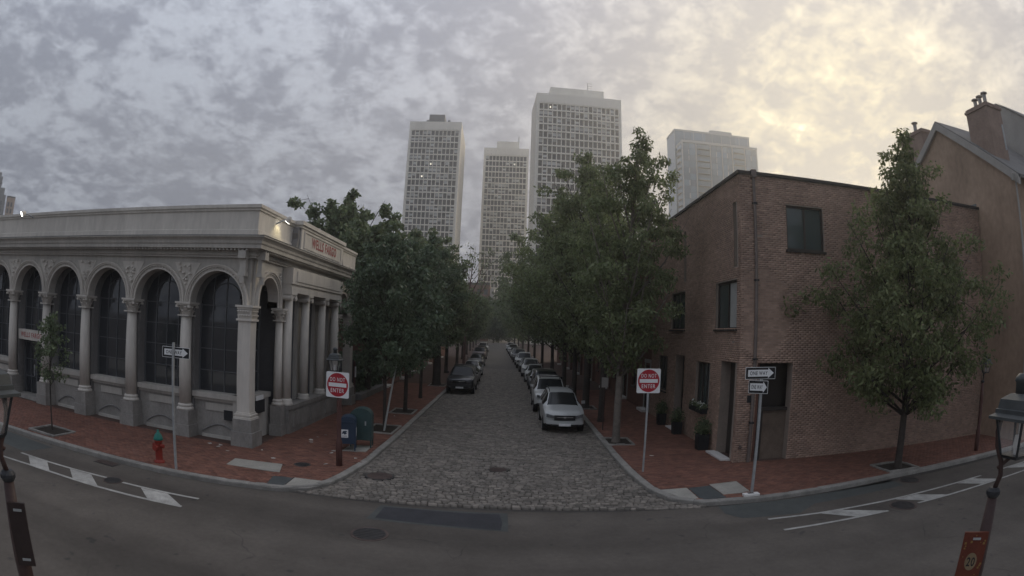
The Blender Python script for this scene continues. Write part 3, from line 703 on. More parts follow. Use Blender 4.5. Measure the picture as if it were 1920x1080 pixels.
def square_pier(T, u, d, hu, hd, side):
    m = MB(T); m.box(u - hu, u + hu, d - hd, d + hd, 1.16, ZS - .52); c = bp('corner_pier', 'stone_lt', m)
    m = MB(T)
    z0, h = ZS - .5, .5
    m.box(u - hu - .1, u + hu + .1, d - hd - .1, d + hd + .1, z0 + .43, z0 + h); m.box(u - hu - .05, u + hu + .05, d - hd - .05, d + hd + .05, z0 + .36, z0 + .429)
    m.box(u - hu - .02, u + hu + .02, d - hd - .02, d + hd + .02, z0 + .05, z0 + .359); m.box(u - hu - .06, u + hu + .06, d - hd - .06, d + hd + .06, z0 - .02, z0 + .049)
    for row, zz in ((0, .06), (1, .2)):
        for k in range(5):
            for f in (-1, 1):
                w = hu * .32; uu = u - hu + hu * 2 * (k + .5 * (row == 0) + .25) / 5.2; m.add([(uu - w * .6, d + f * (hd + .02), z0 + zz), (uu + w * .6, d + f * (hd + .02), z0 + zz), (uu + w * .5, d + f * (hd + .07), z0 + zz + .13), (uu - w * .5, d + f * (hd + .07), z0 + zz + .13), (uu, d + f * (hd + .11), z0 + zz + .08)], [(0, 1, 2, 3), (3, 2, 4)])
                w = hd * .32; dd = d - hd + hd * 2 * (k + .5 * (row == 0) + .25) / 5.2; m.add([(u + f * (hu + .02), dd - w * .6, z0 + zz), (u + f * (hu + .02), dd + w * .6, z0 + zz), (u + f * (hu + .07), dd + w * .5, z0 + zz + .13), (u + f * (hu + .07), dd - w * .5, z0 + zz + .13), (u + f * (hu + .11), dd, z0 + zz + .08)], [(0, 1, 2, 3), (3, 2, 4)])
    bp('capital', 'stone_lt', m, c)
    m = MB(T)
    for a, z0_, z1_ in ((.1, .932, 1.0), (.06, 1.0, 1.05), (.08, 1.05, 1.1), (.03, 1.1, 1.16)): m.box(u - hu - a, u + hu + a, d - hd - a, d + hd + a, z0_, z1_)
    bp('base', 'stone_lt', m, c)
    m = MB(T); m.box(u - hu - .12, u + hu + .12, d - hd - .12, d + hd + .12, .5, .93); m.box(u - hu - .18, u + hu + .18, d - hd - .18, d + hd + .18, -.15, .499); bp('pedestal', 'granite_base', m, c)
square_pier(TF, -8.82, .2, .25, .22, 0)
# side facade
AS = [(17.6, 19.25, 4.98), (26.75, 28.5, 4.98)]
for u0, u1, zc in AS:
    uc, r = (u0 + u1) / 2, (u1 - u0) / 2
    m = MB(TS); arch_wall(m, uc, r + .32, r, ZS, 6.34, .1, .5, zc); bp('spandrel_wall', 'stone_lt', m)
    bp('archivolt', 'stone_lt', archivolt(TS, uc, zc, r + .005, r + .24, .1, ZS))
    window_fill(TS, u0, u1, 1.62, ZS, zc, r, .85, 3)
    m = MB(TS); m.box(u0 - .2, u1 + .2, .35, .95, 1.44, 1.62); m.box(u0 - .2, u1 + .2, .45, .94, -.2, 1.439); bp('sill', 'stone', m)
    m = MB(TS)
    for k in range(10): s = rng.uniform(.03, .06); m.lathe([(s, 0), (s * .2, s)], 6, (u1 + .1 + rng.uniform(-.08, .12), .06, 5.5 + .6 * k / 10))
    bp('carving', 'stone_lt', m, kind='stuff')
round_column(TS, 19.42, .05, .16, 0, 1.14, ZS, .48, .26, .22); round_column(TS, 26.5, .05, .16, 0, 1.14, ZS, .48, .26, .22)
square_pier(TS, 28.9, .1, .22, .22, 0)
m = MB(TS); m.box(19.72, 26.12, -.3, .95, -.15, .95); m.box(19.69, 26.15, -.36, .95, .951, 1.1); bp('plinth_wall', 'granite_base', m)
for k in range(3):
    u = 20.15 + k * 1.95; m = MB(TS); m.box(u, u + 1.5, -.34, -.301, .2, .82); bp('plinth_panel', 'granite_base', m)
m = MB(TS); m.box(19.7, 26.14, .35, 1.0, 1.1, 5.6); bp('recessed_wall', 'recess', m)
for k, u in enumerate((19.97, 21.85, 23.95, 25.87)):
    m = MB(TS); m.lathe([(.2, 1.34), (.2, 2.8), (.17, 5.1)], 18, (u, -.07, 0)); c = bp('column', 'stone_lt', m, smooth=True)
    m = MB(TS); m.lathe([(.28, 1.1), (.28, 1.18), (.24, 1.22), (.26, 1.28), (.2, 1.35)], 18, (u, -.07, 0)); bp('base', 'stone_lt', m, c, smooth=True)
    m = MB(TS); m.box(u - .27, u + .27, -.32, .2, 5.31, 5.4); m.box(u - .22, u + .22, -.27, .15, 5.2, 5.31)
    for s in (-1, 1): 
        pr = [(u + s * .22 + .1 * math.cos(2 * math.pi * q / 12), 5.19 + .1 * math.sin(2 * math.pi * q / 12)) for q in range(12)]
        m.add([(a, -.31, z) for a, z in pr] + [(a, .18, z) for a, z in pr], [tuple(range(12)), tuple(range(12, 24))] + [(q, (q + 1) % 12, 12 + (q + 1) % 12, 12 + q) for q in range(12)])
    bp('capital', 'stone_lt', m, c)
    m = MB(TS); m.box(u - .2, u + .2, .2, .36, 1.1, 5.4); bp('pilaster', 'stone', m)
m = MB(TS); m.box(19.7, 26.14, -.3, .9, 5.4, 5.62); m.box(19.7, 26.14, -.26, .9, 5.62, 5.72); m.box(19.68, 26.16, -.32, .9, 5.72, 6.34); bp('architrave', 'stone_lt', m)
m = MB(TS); m.box(20.1, 25.7, -.35, -.321, 5.84, 6.24); bp('frieze_panel', 'stone_lt', m)
# entablature and cornice, mitred round the corner
def ring(m, prof, x0, y1):
    """profile [(out,z)] swept along front then side; out measured from wall planes"""
    P = []
    for o, z in prof: P.append([(x0, FY - o, z), (SX + o, FY - o, z), (SX + o, y1 + o * .0, z)])
    for a, b in zip(P, P[1:]):
        for k in (0, 1): m.add([a[k], a[k + 1], b[k + 1], b[k]], [(0, 1, 2, 3)])
    m.add([p[0] for p in P], [tuple(range(len(P)))]); m.add([p[2] for p in P], [tuple(range(len(P)))[::-1]])
m = MB(); ring(m, [(-.5, 6.341), (.0, 6.341), (.0, 6.40), (.05, 6.42), (.05, 6.5), (.02, 6.5), (.02, 6.56), (-.5, 6.56)], EX, EY); bp('frieze', 'stone', m)
m = MB(); ring(m, [(-.4, 6.561), (.08, 6.561), (.1, 6.62), (.33, 6.625), (.35, 6.63), (.35, 6.76), (.37, 6.765), (.39, 6.80), (.40, 6.88), (.46, 6.95), (.52, 6.985), (.52, 7.03), (.3, 7.06), (-.4, 7.08)], EX, EY); bp('cornice', 'stone', m)
m = MB(); ring(m, [(.25, 7.075), (.54, 7.036), (.54, 7.05), (.25, 7.09)], EX, EY); bp('flashing', 'lead', m)
m = MB(); ring(m, [(-.45, 7.081), (.03, 7.081), (.03, 7.3), (-.02, 7.32), (-.02, 7.95), (.03, 7.97), (.03, 8.02), (.08, 8.06), (.08, 8.17), (-.45, 8.2)], EX, EY); bp('parapet', 'stone_lt', m)
# dentils
m = MB()
x = SX - .2
while x > EX: m.box(x - .07, x, FY - .3, FY - .03, 6.565, 6.618); x -= .155
yv = FY + .2
while yv < EY: m.box(SX + .03, SX + .3, yv, yv + .07, 6.565, 6.618); yv += .155
bp('dentil', 'stone', m, kind='stuff')
for T, u in ((TF, -8.95), (TS, 17.25), (TS, 29.05)):                                   # console brackets below the cornice
    m = MB(T); m.box(u - .15, u + .15, -.3, -.001, 6.3, 6.56); m.box(u - .12, u + .12, -.18, -.001, 5.85, 6.299); m.box(u - .15, u + .15, -.22, -.001, 5.72, 5.849)
    m.lathe([(.09, -.13), (.09, .13)], 10, (u, -.16, 5.6)); bp('console', 'stone', m)
# raised attic block with the sign
TSs = lambda u, d, z: (SX + .3 - d, u, z)
m = MB(TSs); m.box(20.3, 25.9, 0, .6, 7.1, 7.95); m.box(20.2, 26.0, -.04, .62, 7.951, 8.06); m.box(20.14, 26.06, -.1, .64, 8.061, 8.22); at_ = bp('sign_attic', 'stone_lt', m)
m = MB(TSs); 
for a, b, c, d in ((20.6, 25.6, 7.82, 7.88), (20.6, 25.6, 7.2, 7.26), (20.6, 20.66, 7.26, 7.82), (25.54, 25.6, 7.26, 7.82)): m.box(a, b, -.03, -.001, c, d)
bp('sign_frame', 'stone_lt', m, at_)
txt = MB(); add_text(txt, 'WELLS FARGO', 23.15, 7.55, 0, 3.3, .42, .025)
txt.v = [(SX + .31, v[0], v[2]) for v in txt.v]; bp('lettering', 'red_letter', txt, at_, kind='stuff')
for u in (19.95, 26.25):
    m = MB(TSs); prof = [(0, 7.1), (.34, 7.1), (.3, 7.3), (.2, 7.5), (.24, 7.7), (.16, 7.95), (0, 8.0)]; s = -1 if u < 23 else 1
    base_u = 20.3 if u < 23 else 25.9
    vs = [(base_u + s * a, dd, z) for dd in (.06, .5) for a, z in prof]; n = len(prof)
    m.add(vs, [tuple(range(n)), tuple(range(n, 2 * n))[::-1]] + [(k, (k + 1) % n, n + (k + 1) % n, n + k) for k in range(n)]); bp('scroll', 'stone_dk', m, at_)
for k in range(14):                                                                     # raised cresting on the attic cornice
    m = MB(TSs); m.lathe([(.05, 7.1), (.02, 7.14)], 6, (20.5 + k * .4, -.14, 0)); bp('knob', 'stone_lt', m, at_)
# cash machine in the corner bay and small fittings
m = MB(TS); m.box(18.0, 18.8, .3, .42, .95, 1.42); mt_ = bp('cash_machine', 'black_metal', m)
m = MB(TS); m.box(18.0, 18.6, .26, .3, 1.44, 1.6); bp('machine_sign', 'white_sign', m, mt_)
m = MB(TF); m.box(-9.9, -9.5, .5, .545, .7, 1.05); bp('wall_box', 'black_metal', m); 

def flood(label, loc, aim, parent_dir, on=True):
    t = thing('floodlight', label, 'floodlight', loc)
    d = Vector(aim).normalized()
    m = MB(); m.tube([(0, 0, 0), Vector(parent_dir) * .3 + Vector((0, 0, .1)), Vector(parent_dir) * .55 + Vector((0, 0, .12))], .025, 8); m.build('arm', 'steel', t)
    c = Vector(parent_dir) * .62 + Vector((0, 0, .12))
    m = MB(); m.tube([c - d * .14, c - d * .05, c + d * .1], [.05, .1, .13], 12); m.build('housing', 'stone_lt', t)
    m = MB(); m.tube([c + d * .101, c + d * .108], .115, 12); m.build('lens', 'flood', t)
    L_ = bpy.data.lights.new('floodlight_lamp', 'SPOT'); L_.energy = 6; L_.color = (1, .86, .45); L_.spot_size = R_(110); L_.spot_blend = .7; L_.shadow_soft_size = .08
    o = bpy.data.objects.new('floodlight_lamp', L_); link(o, t); o.location = c + d * .14; o.rotation_euler = d.to_track_quat('-Z', 'Y').to_euler()
    return t
flood('lit floodlight on a short arm over the front parapet of the bank', (-21.0, FY - .05, 7.95), (-.35, -.75, -.5), (-.35, -.9, 0))
flood('lit floodlight on a bracket beside the sign on the bank parapet', (SX + .05, 18.25, 7.72), (-.6, -.1, -.9), (.55, .6, .18))
flood_b = None

# ------------------------------------------------------------------ brick corner house and its row
BX, BY = 7.8, 17.7
def wall_cells(m, u0, u1, z0, z1, d0, d1, holes):
    us = sorted({u0, u1, *[h[0] for h in holes], *[h[1] for h in holes]}); zs = sorted({z0, z1, *[h[2] for h in holes], *[h[3] for h in holes]})
    us = [u for u in us if u0 <= u <= u1]; zs = [z for z in zs if z0 <= z <= z1]
    for a, b in zip(us, us[1:]):
        for c, d in zip(zs, zs[1:]):
            uc, zc = (a + b) / 2, (c + d) / 2
            if any(h[0] < uc < h[1] and h[2] < zc < h[3] for h in holes): continue
            m.box(a, b, d0, d1, c, d)
def brick_courses(u0, u1, z0, z1, holes, seed):
    r = np.random.default_rng(seed); out = []; z = z0; j = 0
    while z < z1 - .03:
        u = u0 - (.108 if j % 2 else 0)
        while u < u1:
            a, b = max(u, u0), min(u + .205, u1); segs = [(a, b)]
            for h in holes:
                if h[2] < z + .033 < h[3]:
                    ns = []
                    for s, e in segs:
                        if h[1] <= s or h[0] >= e: ns.append((s, e))
                        else:
                            if s < h[0]: ns.append((s, h[0]))
                            if e > h[1]: ns.append((h[1], e))
                    segs = ns
            for s, e in segs:
                if e - s > .03: out.append(((s + e) / 2, z + .0335, (e - s) / 2, r.normal(0, .0015)))
            u += .216
        z += .0755; j += 1
    return np.array(out)
def brick_faces(T, br, d=-.005, keep=None):
    """five visible faces of each brick as quads"""
    q = []
    for u, z, hu, j in br:
        f = d + j; hz = .0325
        c = [(u - hu, z - hz), (u + hu, z - hz), (u + hu, z + hz), (u - hu, z + hz)]
        F_ = [T(a, f, b) for a, b in c]; Bk = [T(a, .02, b) for a, b in c]
        q.append(F_)
        for k in range(4): q.append([F_[k], Bk[k], Bk[(k + 1) % 4], F_[(k + 1) % 4]])
    return np.array(q)
HC = 10.05
house = thing('brick_corner_house', 'flat-roofed red brick house on the corner with few small windows', 'house', (BX, BY, 0))
hp = lambda name, mt, mb, parent=None, **kw: mb.build(name, mt, parent or house, world=True, **kw)
TBf = lambda u, d, z: (u, BY + d, z)
TBs = lambda u, d, z: (BX + d, u, z)
hf = [(9.68, 11.33, 7.45, 9.08), (8.5, 9.95, -.2, 3.48)]
hs = [(18.1, 20.2, 4.62, 6.36), (17.98, 18.36, 6.8, 9.12), (17.92, 19.42, -.2, 3.46), (20.62, 22.3, 1.55, 3.3)]
m = MB(TBf); wall_cells(m, BX + .013, 20.9, -.2, HC, .0, .4, hf); hp('front_wall', 'mortar', m)
m = MB(TBs); wall_cells(m, BY + .4, 23.85, -.2, HC, .0, .4, hs); hp('street_wall', 'mortar', m)
m = MB(TBs); wall_cells(m, BY + .013, BY + .4, -.2, HC, .0, .012, [(17.92, 18.1, -.2, 3.46), (17.98, 18.1, 6.8, 9.12)]); 
m = MB(); m.box(BX + .4, 20.9, BY + .9, 23.8, -.2, HC - .3); hp('inner_body', 'frame_brown', m)
m = MB(); m.box(BX + .35, 20.9, BY + .35, 23.85, HC - .25, HC - .1); hp('roof', 'coping', m)
m = MB(); m.box(BX - .07, 20.96, BY - .07, BY + .42, HC + .003, HC + .12); m.box(BX - .07, BX + .42, BY + .421, 23.85, HC + .003, HC + .12); hp('coping', 'coping', m)
bfr = brick_courses(BX, 20.9, -.02, HC, hf, 3); bsr = brick_courses(BY, 23.85, -.02, HC, hs, 4)
far_f = np.hypot(bfr[:, 0] - 8.6, (bfr[:, 1] - 5.2) * .8); full = bfr[:, 2] > .1
near_ids = [i for i in np.argsort(far_f) if full[i]][:300]; mask = np.zeros(len(bfr), bool); mask[near_ids] = True
one = MB(); one.add([(-.1025, -.005, -.0325), (.1025, -.005, -.0325), (.1025, -.005, .0325), (-.1025, -.005, .0325), (-.1025, .02, -.0325), (.1025, .02, -.0325), (.1025, .02, .0325), (-.1025, .02, .0325)], [(0, 1, 2, 3), (0, 4, 5, 1), (1, 5, 6, 2), (2, 6, 7, 3), (3, 7, 4, 0)])
b0 = None
for i in near_ids:
    u, z, hu, j = bfr[i]; loc = (u - BX, j, z)
    if b0 is None: b0 = one.build('brick', 'brick', house); b0.location = loc
    else: clone(b0, loc)
Q = np.concatenate([brick_faces(TBf, bfr[~mask]), brick_faces(TBs, bsr)]); Q = Q - np.array([BX, BY, 0])
def box_islands(name, Q, mt, parent):
    """bricks of 5 quads welded into islands of 8 corners so each brick keeps one tone"""
    n = len(Q) // 5; q = Q.reshape(n, 5, 4, 3); V = np.zeros((n, 8, 3)); V[:, :4] = q[:, 0]
    for k in range(4): V[:, 4 + k] = q[:, 1 + k, 1]
    F_ = np.array([(0, 1, 2, 3)] + [(k, 4 + k, 4 + (k + 1) % 4, (k + 1) % 4) for k in range(4)])
    me = bpy.data.meshes.new(name); me.vertices.add(n * 8); me.vertices.foreach_set('co', V.astype(np.float32).ravel())
    FF = (F_[None] + (np.arange(n) * 8)[:, None, None]).reshape(-1, 4)
    me.loops.add(FF.size); me.loops.foreach_set('vertex_index', FF.astype(np.int32).ravel()); me.polygons.add(len(FF)); me.polygons.foreach_set('loop_start', np.arange(0, FF.size, 4, dtype=np.int32))
    me.materials.append(M[mt]); me.update(calc_edges=True); o = link(bpy.data.objects.new(name, me), parent); o['kind'] = 'stuff'; return o
box_islands('brickwork', Q, 'brick', house)
def sash(T, u0, u1, z0, z1, d, part, nlights=2, glass='glass_green', sill=True, blind=0.0):
    m = MB(T); m.add([(u0, d, z0), (u1, d, z0), (u1, d, z1), (u0, d, z1)], [(0, 1, 2, 3)]); w = part('window', glass, m)
    m = MB(T); f = .07
    m.box(u0, u1, d - .06, d - .002, z0, z0 + f); m.box(u0, u1, d - .06, d - .002, z1 - f, z1); m.box(u0, u0 + f, d - .06, d - .002, z0 + f, z1 - f); m.box(u1 - f, u1, d - .06, d - .002, z0 + f, z1 - f)
    for k in range(1, nlights): u = u0 + (u1 - u0) * k / nlights; m.box(u - .035, u + .035, d - .05, d - .003, z0 + f, z1 - f)
    part('frame', 'frame_brown', m, w)
    if blind: m = MB(T); m.box(u0 + f, u0 + f + (u1 - u0 - 2 * f) * blind, d - .012, d - .004, z0 + f, z1 - f); part('blind', 'blind', m, w)
    if sill: m = MB(T); m.box(u0 - .06, u1 + .06, -.07, .2, z0 - .08, z0 - .002); part('sill', 'frame_brown', m, w)
    return w
sash(TBf, *hf[0], .12, hp, 2, sill=True)
sash(TBs, *hs[0], .16, hp, 2, blind=.45); sash(TBs, *hs[1], .2, hp, 1, sill=False); sash(TBs, *hs[3], .18, hp, 3, blind=.3)
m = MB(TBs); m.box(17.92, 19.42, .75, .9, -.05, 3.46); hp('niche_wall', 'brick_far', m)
m = MB(TBs); m.box(18.45, 18.75, .7, .748, 1.9, 2.05); hp('mail_slot', 'black_metal', m); m = MB(TBs); m.box(18.0, 19.6, -.35, .05, -.02, .06); hp('door_step', 'white_trim', m)
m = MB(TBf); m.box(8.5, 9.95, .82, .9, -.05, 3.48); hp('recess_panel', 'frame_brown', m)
m = MB(TBf); m.box(8.95, 9.95, .3, .45, -.1, 1.75); gw = hp('low_gate_wall', 'gate_brown', m)
m = MB(TBf); m.box(8.85, 9.97, .22, .5, 1.751, 1.86); m.box(8.85, 8.949, .24, .48, -.1, 1.75); hp('gate_frame', 'frame_brown', m, gw)
m = MB(); m.tube([(8.36, BY - .06, 10.0), (8.36, BY - .06, 6.3)], .055, 10); m.tube([(8.36, BY - .06, 6.296), (8.36, BY - .06, .0)], .062, 10); m.box(8.27, 8.45, BY - .16, BY, 9.95, 10.22)
pipe = hp('downpipe', 'pipe', m)
for z in (9.0, 6.3, 3.6, 1.4): m = MB(); m.box(8.28, 8.44, BY - .14, BY - .0, z - .03, z + .03); hp('bracket', 'black_metal', m, pipe)
m = MB(); m.box(8.15, 8.3, BY - .05, BY - .013, 2.1, 2.35); hp('meter_box', 'black_metal', m)
m = MB(); m.lathe([(.06, 0), (.06, .05), (.02, .1)], 10, (8.0, BY - .06, .5)); hp('stand_pipe', 'rust_iron', m)

def row_house(name, label, x, side, y0, y1, h, mt, seed, door_white=False, win_cols=2, bricks=False):
    """plain three-storey row house whose street front lies in the plane x; side=+1 right of the street"""
    t = thing(name, label, 'house', (x, y0, 0)); T = lambda u, d, z: (x + side * d, u, z); rr = random.Random(seed)
    P = lambda nm, mt_, mb, parent=None, **kw: mb.build(nm, mt_, parent or t, world=True, **kw)
    W = y1 - y0; du0 = y0 + .35; holes = [(du0, du0 + 1.1, -.2, 2.6)]
    for fl in range(3):
        for k in range(win_cols):
            uc = y0 + W * (k + .5) / win_cols + (.7 if fl == 0 and k == 0 else 0)
            if fl == 0 and k == 0: continue
            holes.append((uc - .5, uc + .5, 1.1 + fl * 3.1, 2.8 + fl * 3.1) if 2.8 + fl * 3.1 < h - .3 else None)
    holes = [q for q in holes if q]
    m = MB(T); wall_cells(m, y0, y1, -.2, h, 0, .3, holes); P('wall', mt, m)
    if bricks: 
        Qb = brick_faces(T, brick_courses(y0, y1, -.02, h, holes, seed)) - np.array([x, y0, 0]); box_islands('brickwork', Qb, 'brick', t)
    m = MB(T); m.box(y0, y1, .5, 9, -.2, h - .2); P('body', mt, m)
    m = MB(T); m.box(y0, y1, -.15, 9, h, h + .25); P('roof', 'coping', m)
    for i, q in enumerate(holes):
        if i == 0:
            m = MB(T); m.box(q[0], q[1], .2, .26, -.1, 2.6); d = P('door', 'black_metal' if not door_white else 'white_trim', m); m = MB(T); m.box(q[0] + .1, q[0] + .15, .15, .2, 1.0, 1.15); P('handle', 'steel', m, d)
            m = MB(T); m.box(q[0] - .15, q[0], -.05, .1, 0, 2.75); m.box(q[1], q[1] + .15, -.05, .1, 0, 2.75); m.box(q[0] - .15, q[1] + .15, -.07, .1, 2.751, 2.95); P('door_surround', 'white_trim' if door_white else 'trim', m)
            m = MB(T); m.box(q[0] - .1, q[1] + .1, -.45, 0, -.02, .14); P('step', 'white_trim', m)
        else: sash(T, *q, .15, P, 1, 'glass')
    return t
h2 = [(24.2, 26.4, 4.62, 6.36), (24.08, 24.46, 6.8, 9.12), (24.05, 25.4, -.2, 3.46), (26.8, 28.5, 1.55, 3.3)]
hB = thing('brick_row_house', 'red brick row house beside the corner house with planters at its door', 'house', (BX, 23.86, 0))
h2p = lambda name, mt, mb, parent=None, **kw: mb.build(name, mt, parent or hB, world=True, **kw)
m = MB(TBs); wall_cells(m, 23.86, 30.0, -.2, HC, .03, .4, h2); h2p('wall', 'mortar', m)
TB2 = lambda u, d, z: (BX + .03 + d, u, z)
box_islands('brickwork', brick_faces(TB2, brick_courses(23.87, 30.0, -.02, HC, h2, 9)) - np.array([BX, 23.86, 0]), 'brick', hB)
m = MB(); m.box(BX + .8, 20.9, 23.9, 30, -.2, HC - .2); h2p('body', 'frame_brown', m)
m = MB(); m.box(BX - .04, BX + .42, 23.86, 30, HC + .003, HC + .12); h2p('coping', 'coping', m)
sash(TBs, *h2[0], .16, h2p, 2); sash(TBs, *h2[1], .2, h2p, 1, sill=False); sash(TBs, *h2[3], .18, h2p, 3, blind=.25)
m = MB(TBs); m.box(24.05, 25.4, .5, .6, -.05, 3.46); d_ = h2p('door', 'black_metal', m); m = MB(TBs); m.box(24.2, 24.26, .44, .5, 1, 1.3); h2p('handle', 'steel', m, d_)
m = MB(TBs); m.box(24.0, 25.5, -.3, .05, -.02, .06); h2p('door_step', 'white_trim', m)
yy = 30.02
for k, (w, h) in enumerate(((6.1, 10.0), (6.6, 9.4), (7, 10.6), (7, 9.6), (7.5, 10.2), (8, 9.4), (8, 10.4))):
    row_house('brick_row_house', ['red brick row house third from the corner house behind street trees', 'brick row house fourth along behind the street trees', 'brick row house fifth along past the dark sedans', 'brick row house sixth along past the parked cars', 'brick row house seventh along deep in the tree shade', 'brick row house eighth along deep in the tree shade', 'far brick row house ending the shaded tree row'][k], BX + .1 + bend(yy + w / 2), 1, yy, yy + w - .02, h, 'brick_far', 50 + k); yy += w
yy = 37.5
for k, (w, h, wh) in enumerate(((6.5, 9.4, False), (6.5, 9.0, False), (6.2, 9.6, True), (7, 9.2, False), (7, 9.8, True), (8, 9.3, False), (8, 9.8, False))):
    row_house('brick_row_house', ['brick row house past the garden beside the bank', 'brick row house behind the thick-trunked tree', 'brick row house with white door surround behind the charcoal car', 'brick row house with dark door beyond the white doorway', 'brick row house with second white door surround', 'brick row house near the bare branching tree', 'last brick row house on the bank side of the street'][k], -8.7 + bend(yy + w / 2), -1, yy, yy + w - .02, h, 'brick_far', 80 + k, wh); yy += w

# gabled stucco house beyond the brick one
gh = thing('gabled_house', 'tall rust-red gabled house with chimneys behind the brick corner house', 'house', (20.95, 15.0, 0))
gp = lambda name, mt, mb, parent=None, **kw: mb.build(name, mt, parent or gh, world=True, **kw)
GX0, GX1, GY0, GY1, GE, GR, GP = 20.95, 26.5, 15.0, 24.8, 11.15, 19.9, 14.85
m = MB(); pr = [(GY0, -.2), (GY1, -.2), (GY1, GE), (GR, GP), (GY0, GE)]
m.add([(GX0, a, b) for a, b in pr] + [(GX1, a, b) for a, b in pr], [tuple(range(5)), tuple(range(5, 10))[::-1]] + [(k, (k + 1) % 5, 5 + (k + 1) % 5, 5 + k) for k in range(5)]); gp('wall', 'stucco', m)
for s, ye in ((-1, GY0 - .35), (1, GY1 + .3)):
    m = MB(); ze = GE - .32 * (.37 / .49); o = .03; a0 = (GR, GP + o); a1 = (ye, GE + (GP - GE) * (abs(ye - GR) / abs((GY0 if s < 0 else GY1) - GR)) * 0 + GE * 0 + (GP - (GP - GE) * abs(ye - GR) / abs((GY0 if s < 0 else GY1) - GR) - GE) + o)
    poly = [a0, a1, (a1[0], a1[1] + .16), (a0[0], a0[1] + .16)]
    m.add([(GX0 - .12, y_, z_) for y_, z_ in poly] + [(GX1, y_, z_) for y_, z_ in poly], [(0, 1, 2, 3), (7, 6, 5, 4), (0, 4, 5, 1), (1, 5, 6, 2), (2, 6, 7, 3), (3, 7, 4, 0)]); rf = gp('roof', 'slate', m)
    m = MB(); d1 = .32; poly = [(a0[0], a0[1] - d1), (a1[0], a1[1] - d1), (a1[0], a1[1] + .1), (a0[0], a0[1] + .1)]
    m.add([(GX0 - .07 - .1, y_, z_) for y_, z_ in poly] + [(GX0 - .005, y_, z_) for y_, z_ in poly], [(0, 1, 2, 3), (7, 6, 5, 4), (0, 4, 5, 1), (1, 5, 6, 2), (2, 6, 7, 3), (3, 7, 4, 0)]); gp('rake_board', 'trim', m, rf)
def chimney(x0, x1, y0, y1, z0, z1, pots, parent):
    m = MB(); m.box(x0, x1, y0, y1, z0, z1); m.box(x0 - .06, x1 + .06, y0 - .06, y1 + .06, z1 - .22, z1 - .1); c = parent('chimney', 'clay', m)
    for (px, py) in pots:
        m = MB(); m.lathe([(.11, z1), (.11, z1 + .5)], 10, (px, py, 0)); f = parent('flue', 'pot', m, c)
        m = MB(); m.lathe([(.06, z1 + .5), (.2, z1 + .56), (.2, z1 + .6), (.03, z1 + .68)], 12, (px, py, 0)); parent('flue_cap', 'pot', m, f) if False else parent('flue_cap', 'pot', m, c)
chimney(20.97, 21.7, 21.25, 23.2, 12.5, 15.15, [(21.3, 22.1)], gp)
chimney(21.2, 22.4, 16.2, 17.75, 12.0, 14.95, [(21.6, 16.5), (21.7, 16.95), (21.8, 17.4)], gp)
m = MB(); m.tube([(21.6, 15.7, 12.5), (21.6, 15.7, 13.7)], .05, 8); gp('vent_pipe', 'steel', m)
m = MB(); m.box(20.6, 20.93, 14.9, 15.0 - .002, 10.8, 11.1); m.tube([(20.9, 14.93, 10.9), (20.9, 14.93, 0)], .05, 8); gp('gutter_pipe', 'trim', m)
m = MB(); m.box(20.9, 21.1, BY + .1, 20, HC + .1, HC + .3); gp('wall_flashing', 'lead', m)
for k in range(3):
    T = lambda u, d, z: (u, GY0 + d, z)
    for z in (1.2, 4.6, 7.9): sash(T, 21.8 + k * 1.6, 22.7 + k * 1.6, z, z + 1.8, -.02, gp, 1, 'glass')
nb = thing('taller_house', 'pale taller house roof rising beyond the chimneys of the gabled house', 'house', (26.6, 14.6, 0))
m = MB(); pr = [(14.6, -.2), (25, -.2), (25, 13.5), (21.5, 17.2), (19.5, 17.2), (14.6, 13.6)]
m.add([(26.6, a, b) for a, b in pr] + [(34, a, b) for a, b in pr], [tuple(range(6)), tuple(range(6, 12))[::-1]] + [(k, (k + 1) % 6, 6 + (k + 1) % 6, 6 + k) for k in range(6)]); m.build('wall', 'trim', nb, world=True)
m = MB(); m.add([(26.5, 14.3, 13.45), (34.1, 14.3, 13.45), (34.1, 19.5, 17.25), (26.5, 19.5, 17.25)], [(0, 1, 2, 3)]); m.build('roof', 'slate', nb, world=True)

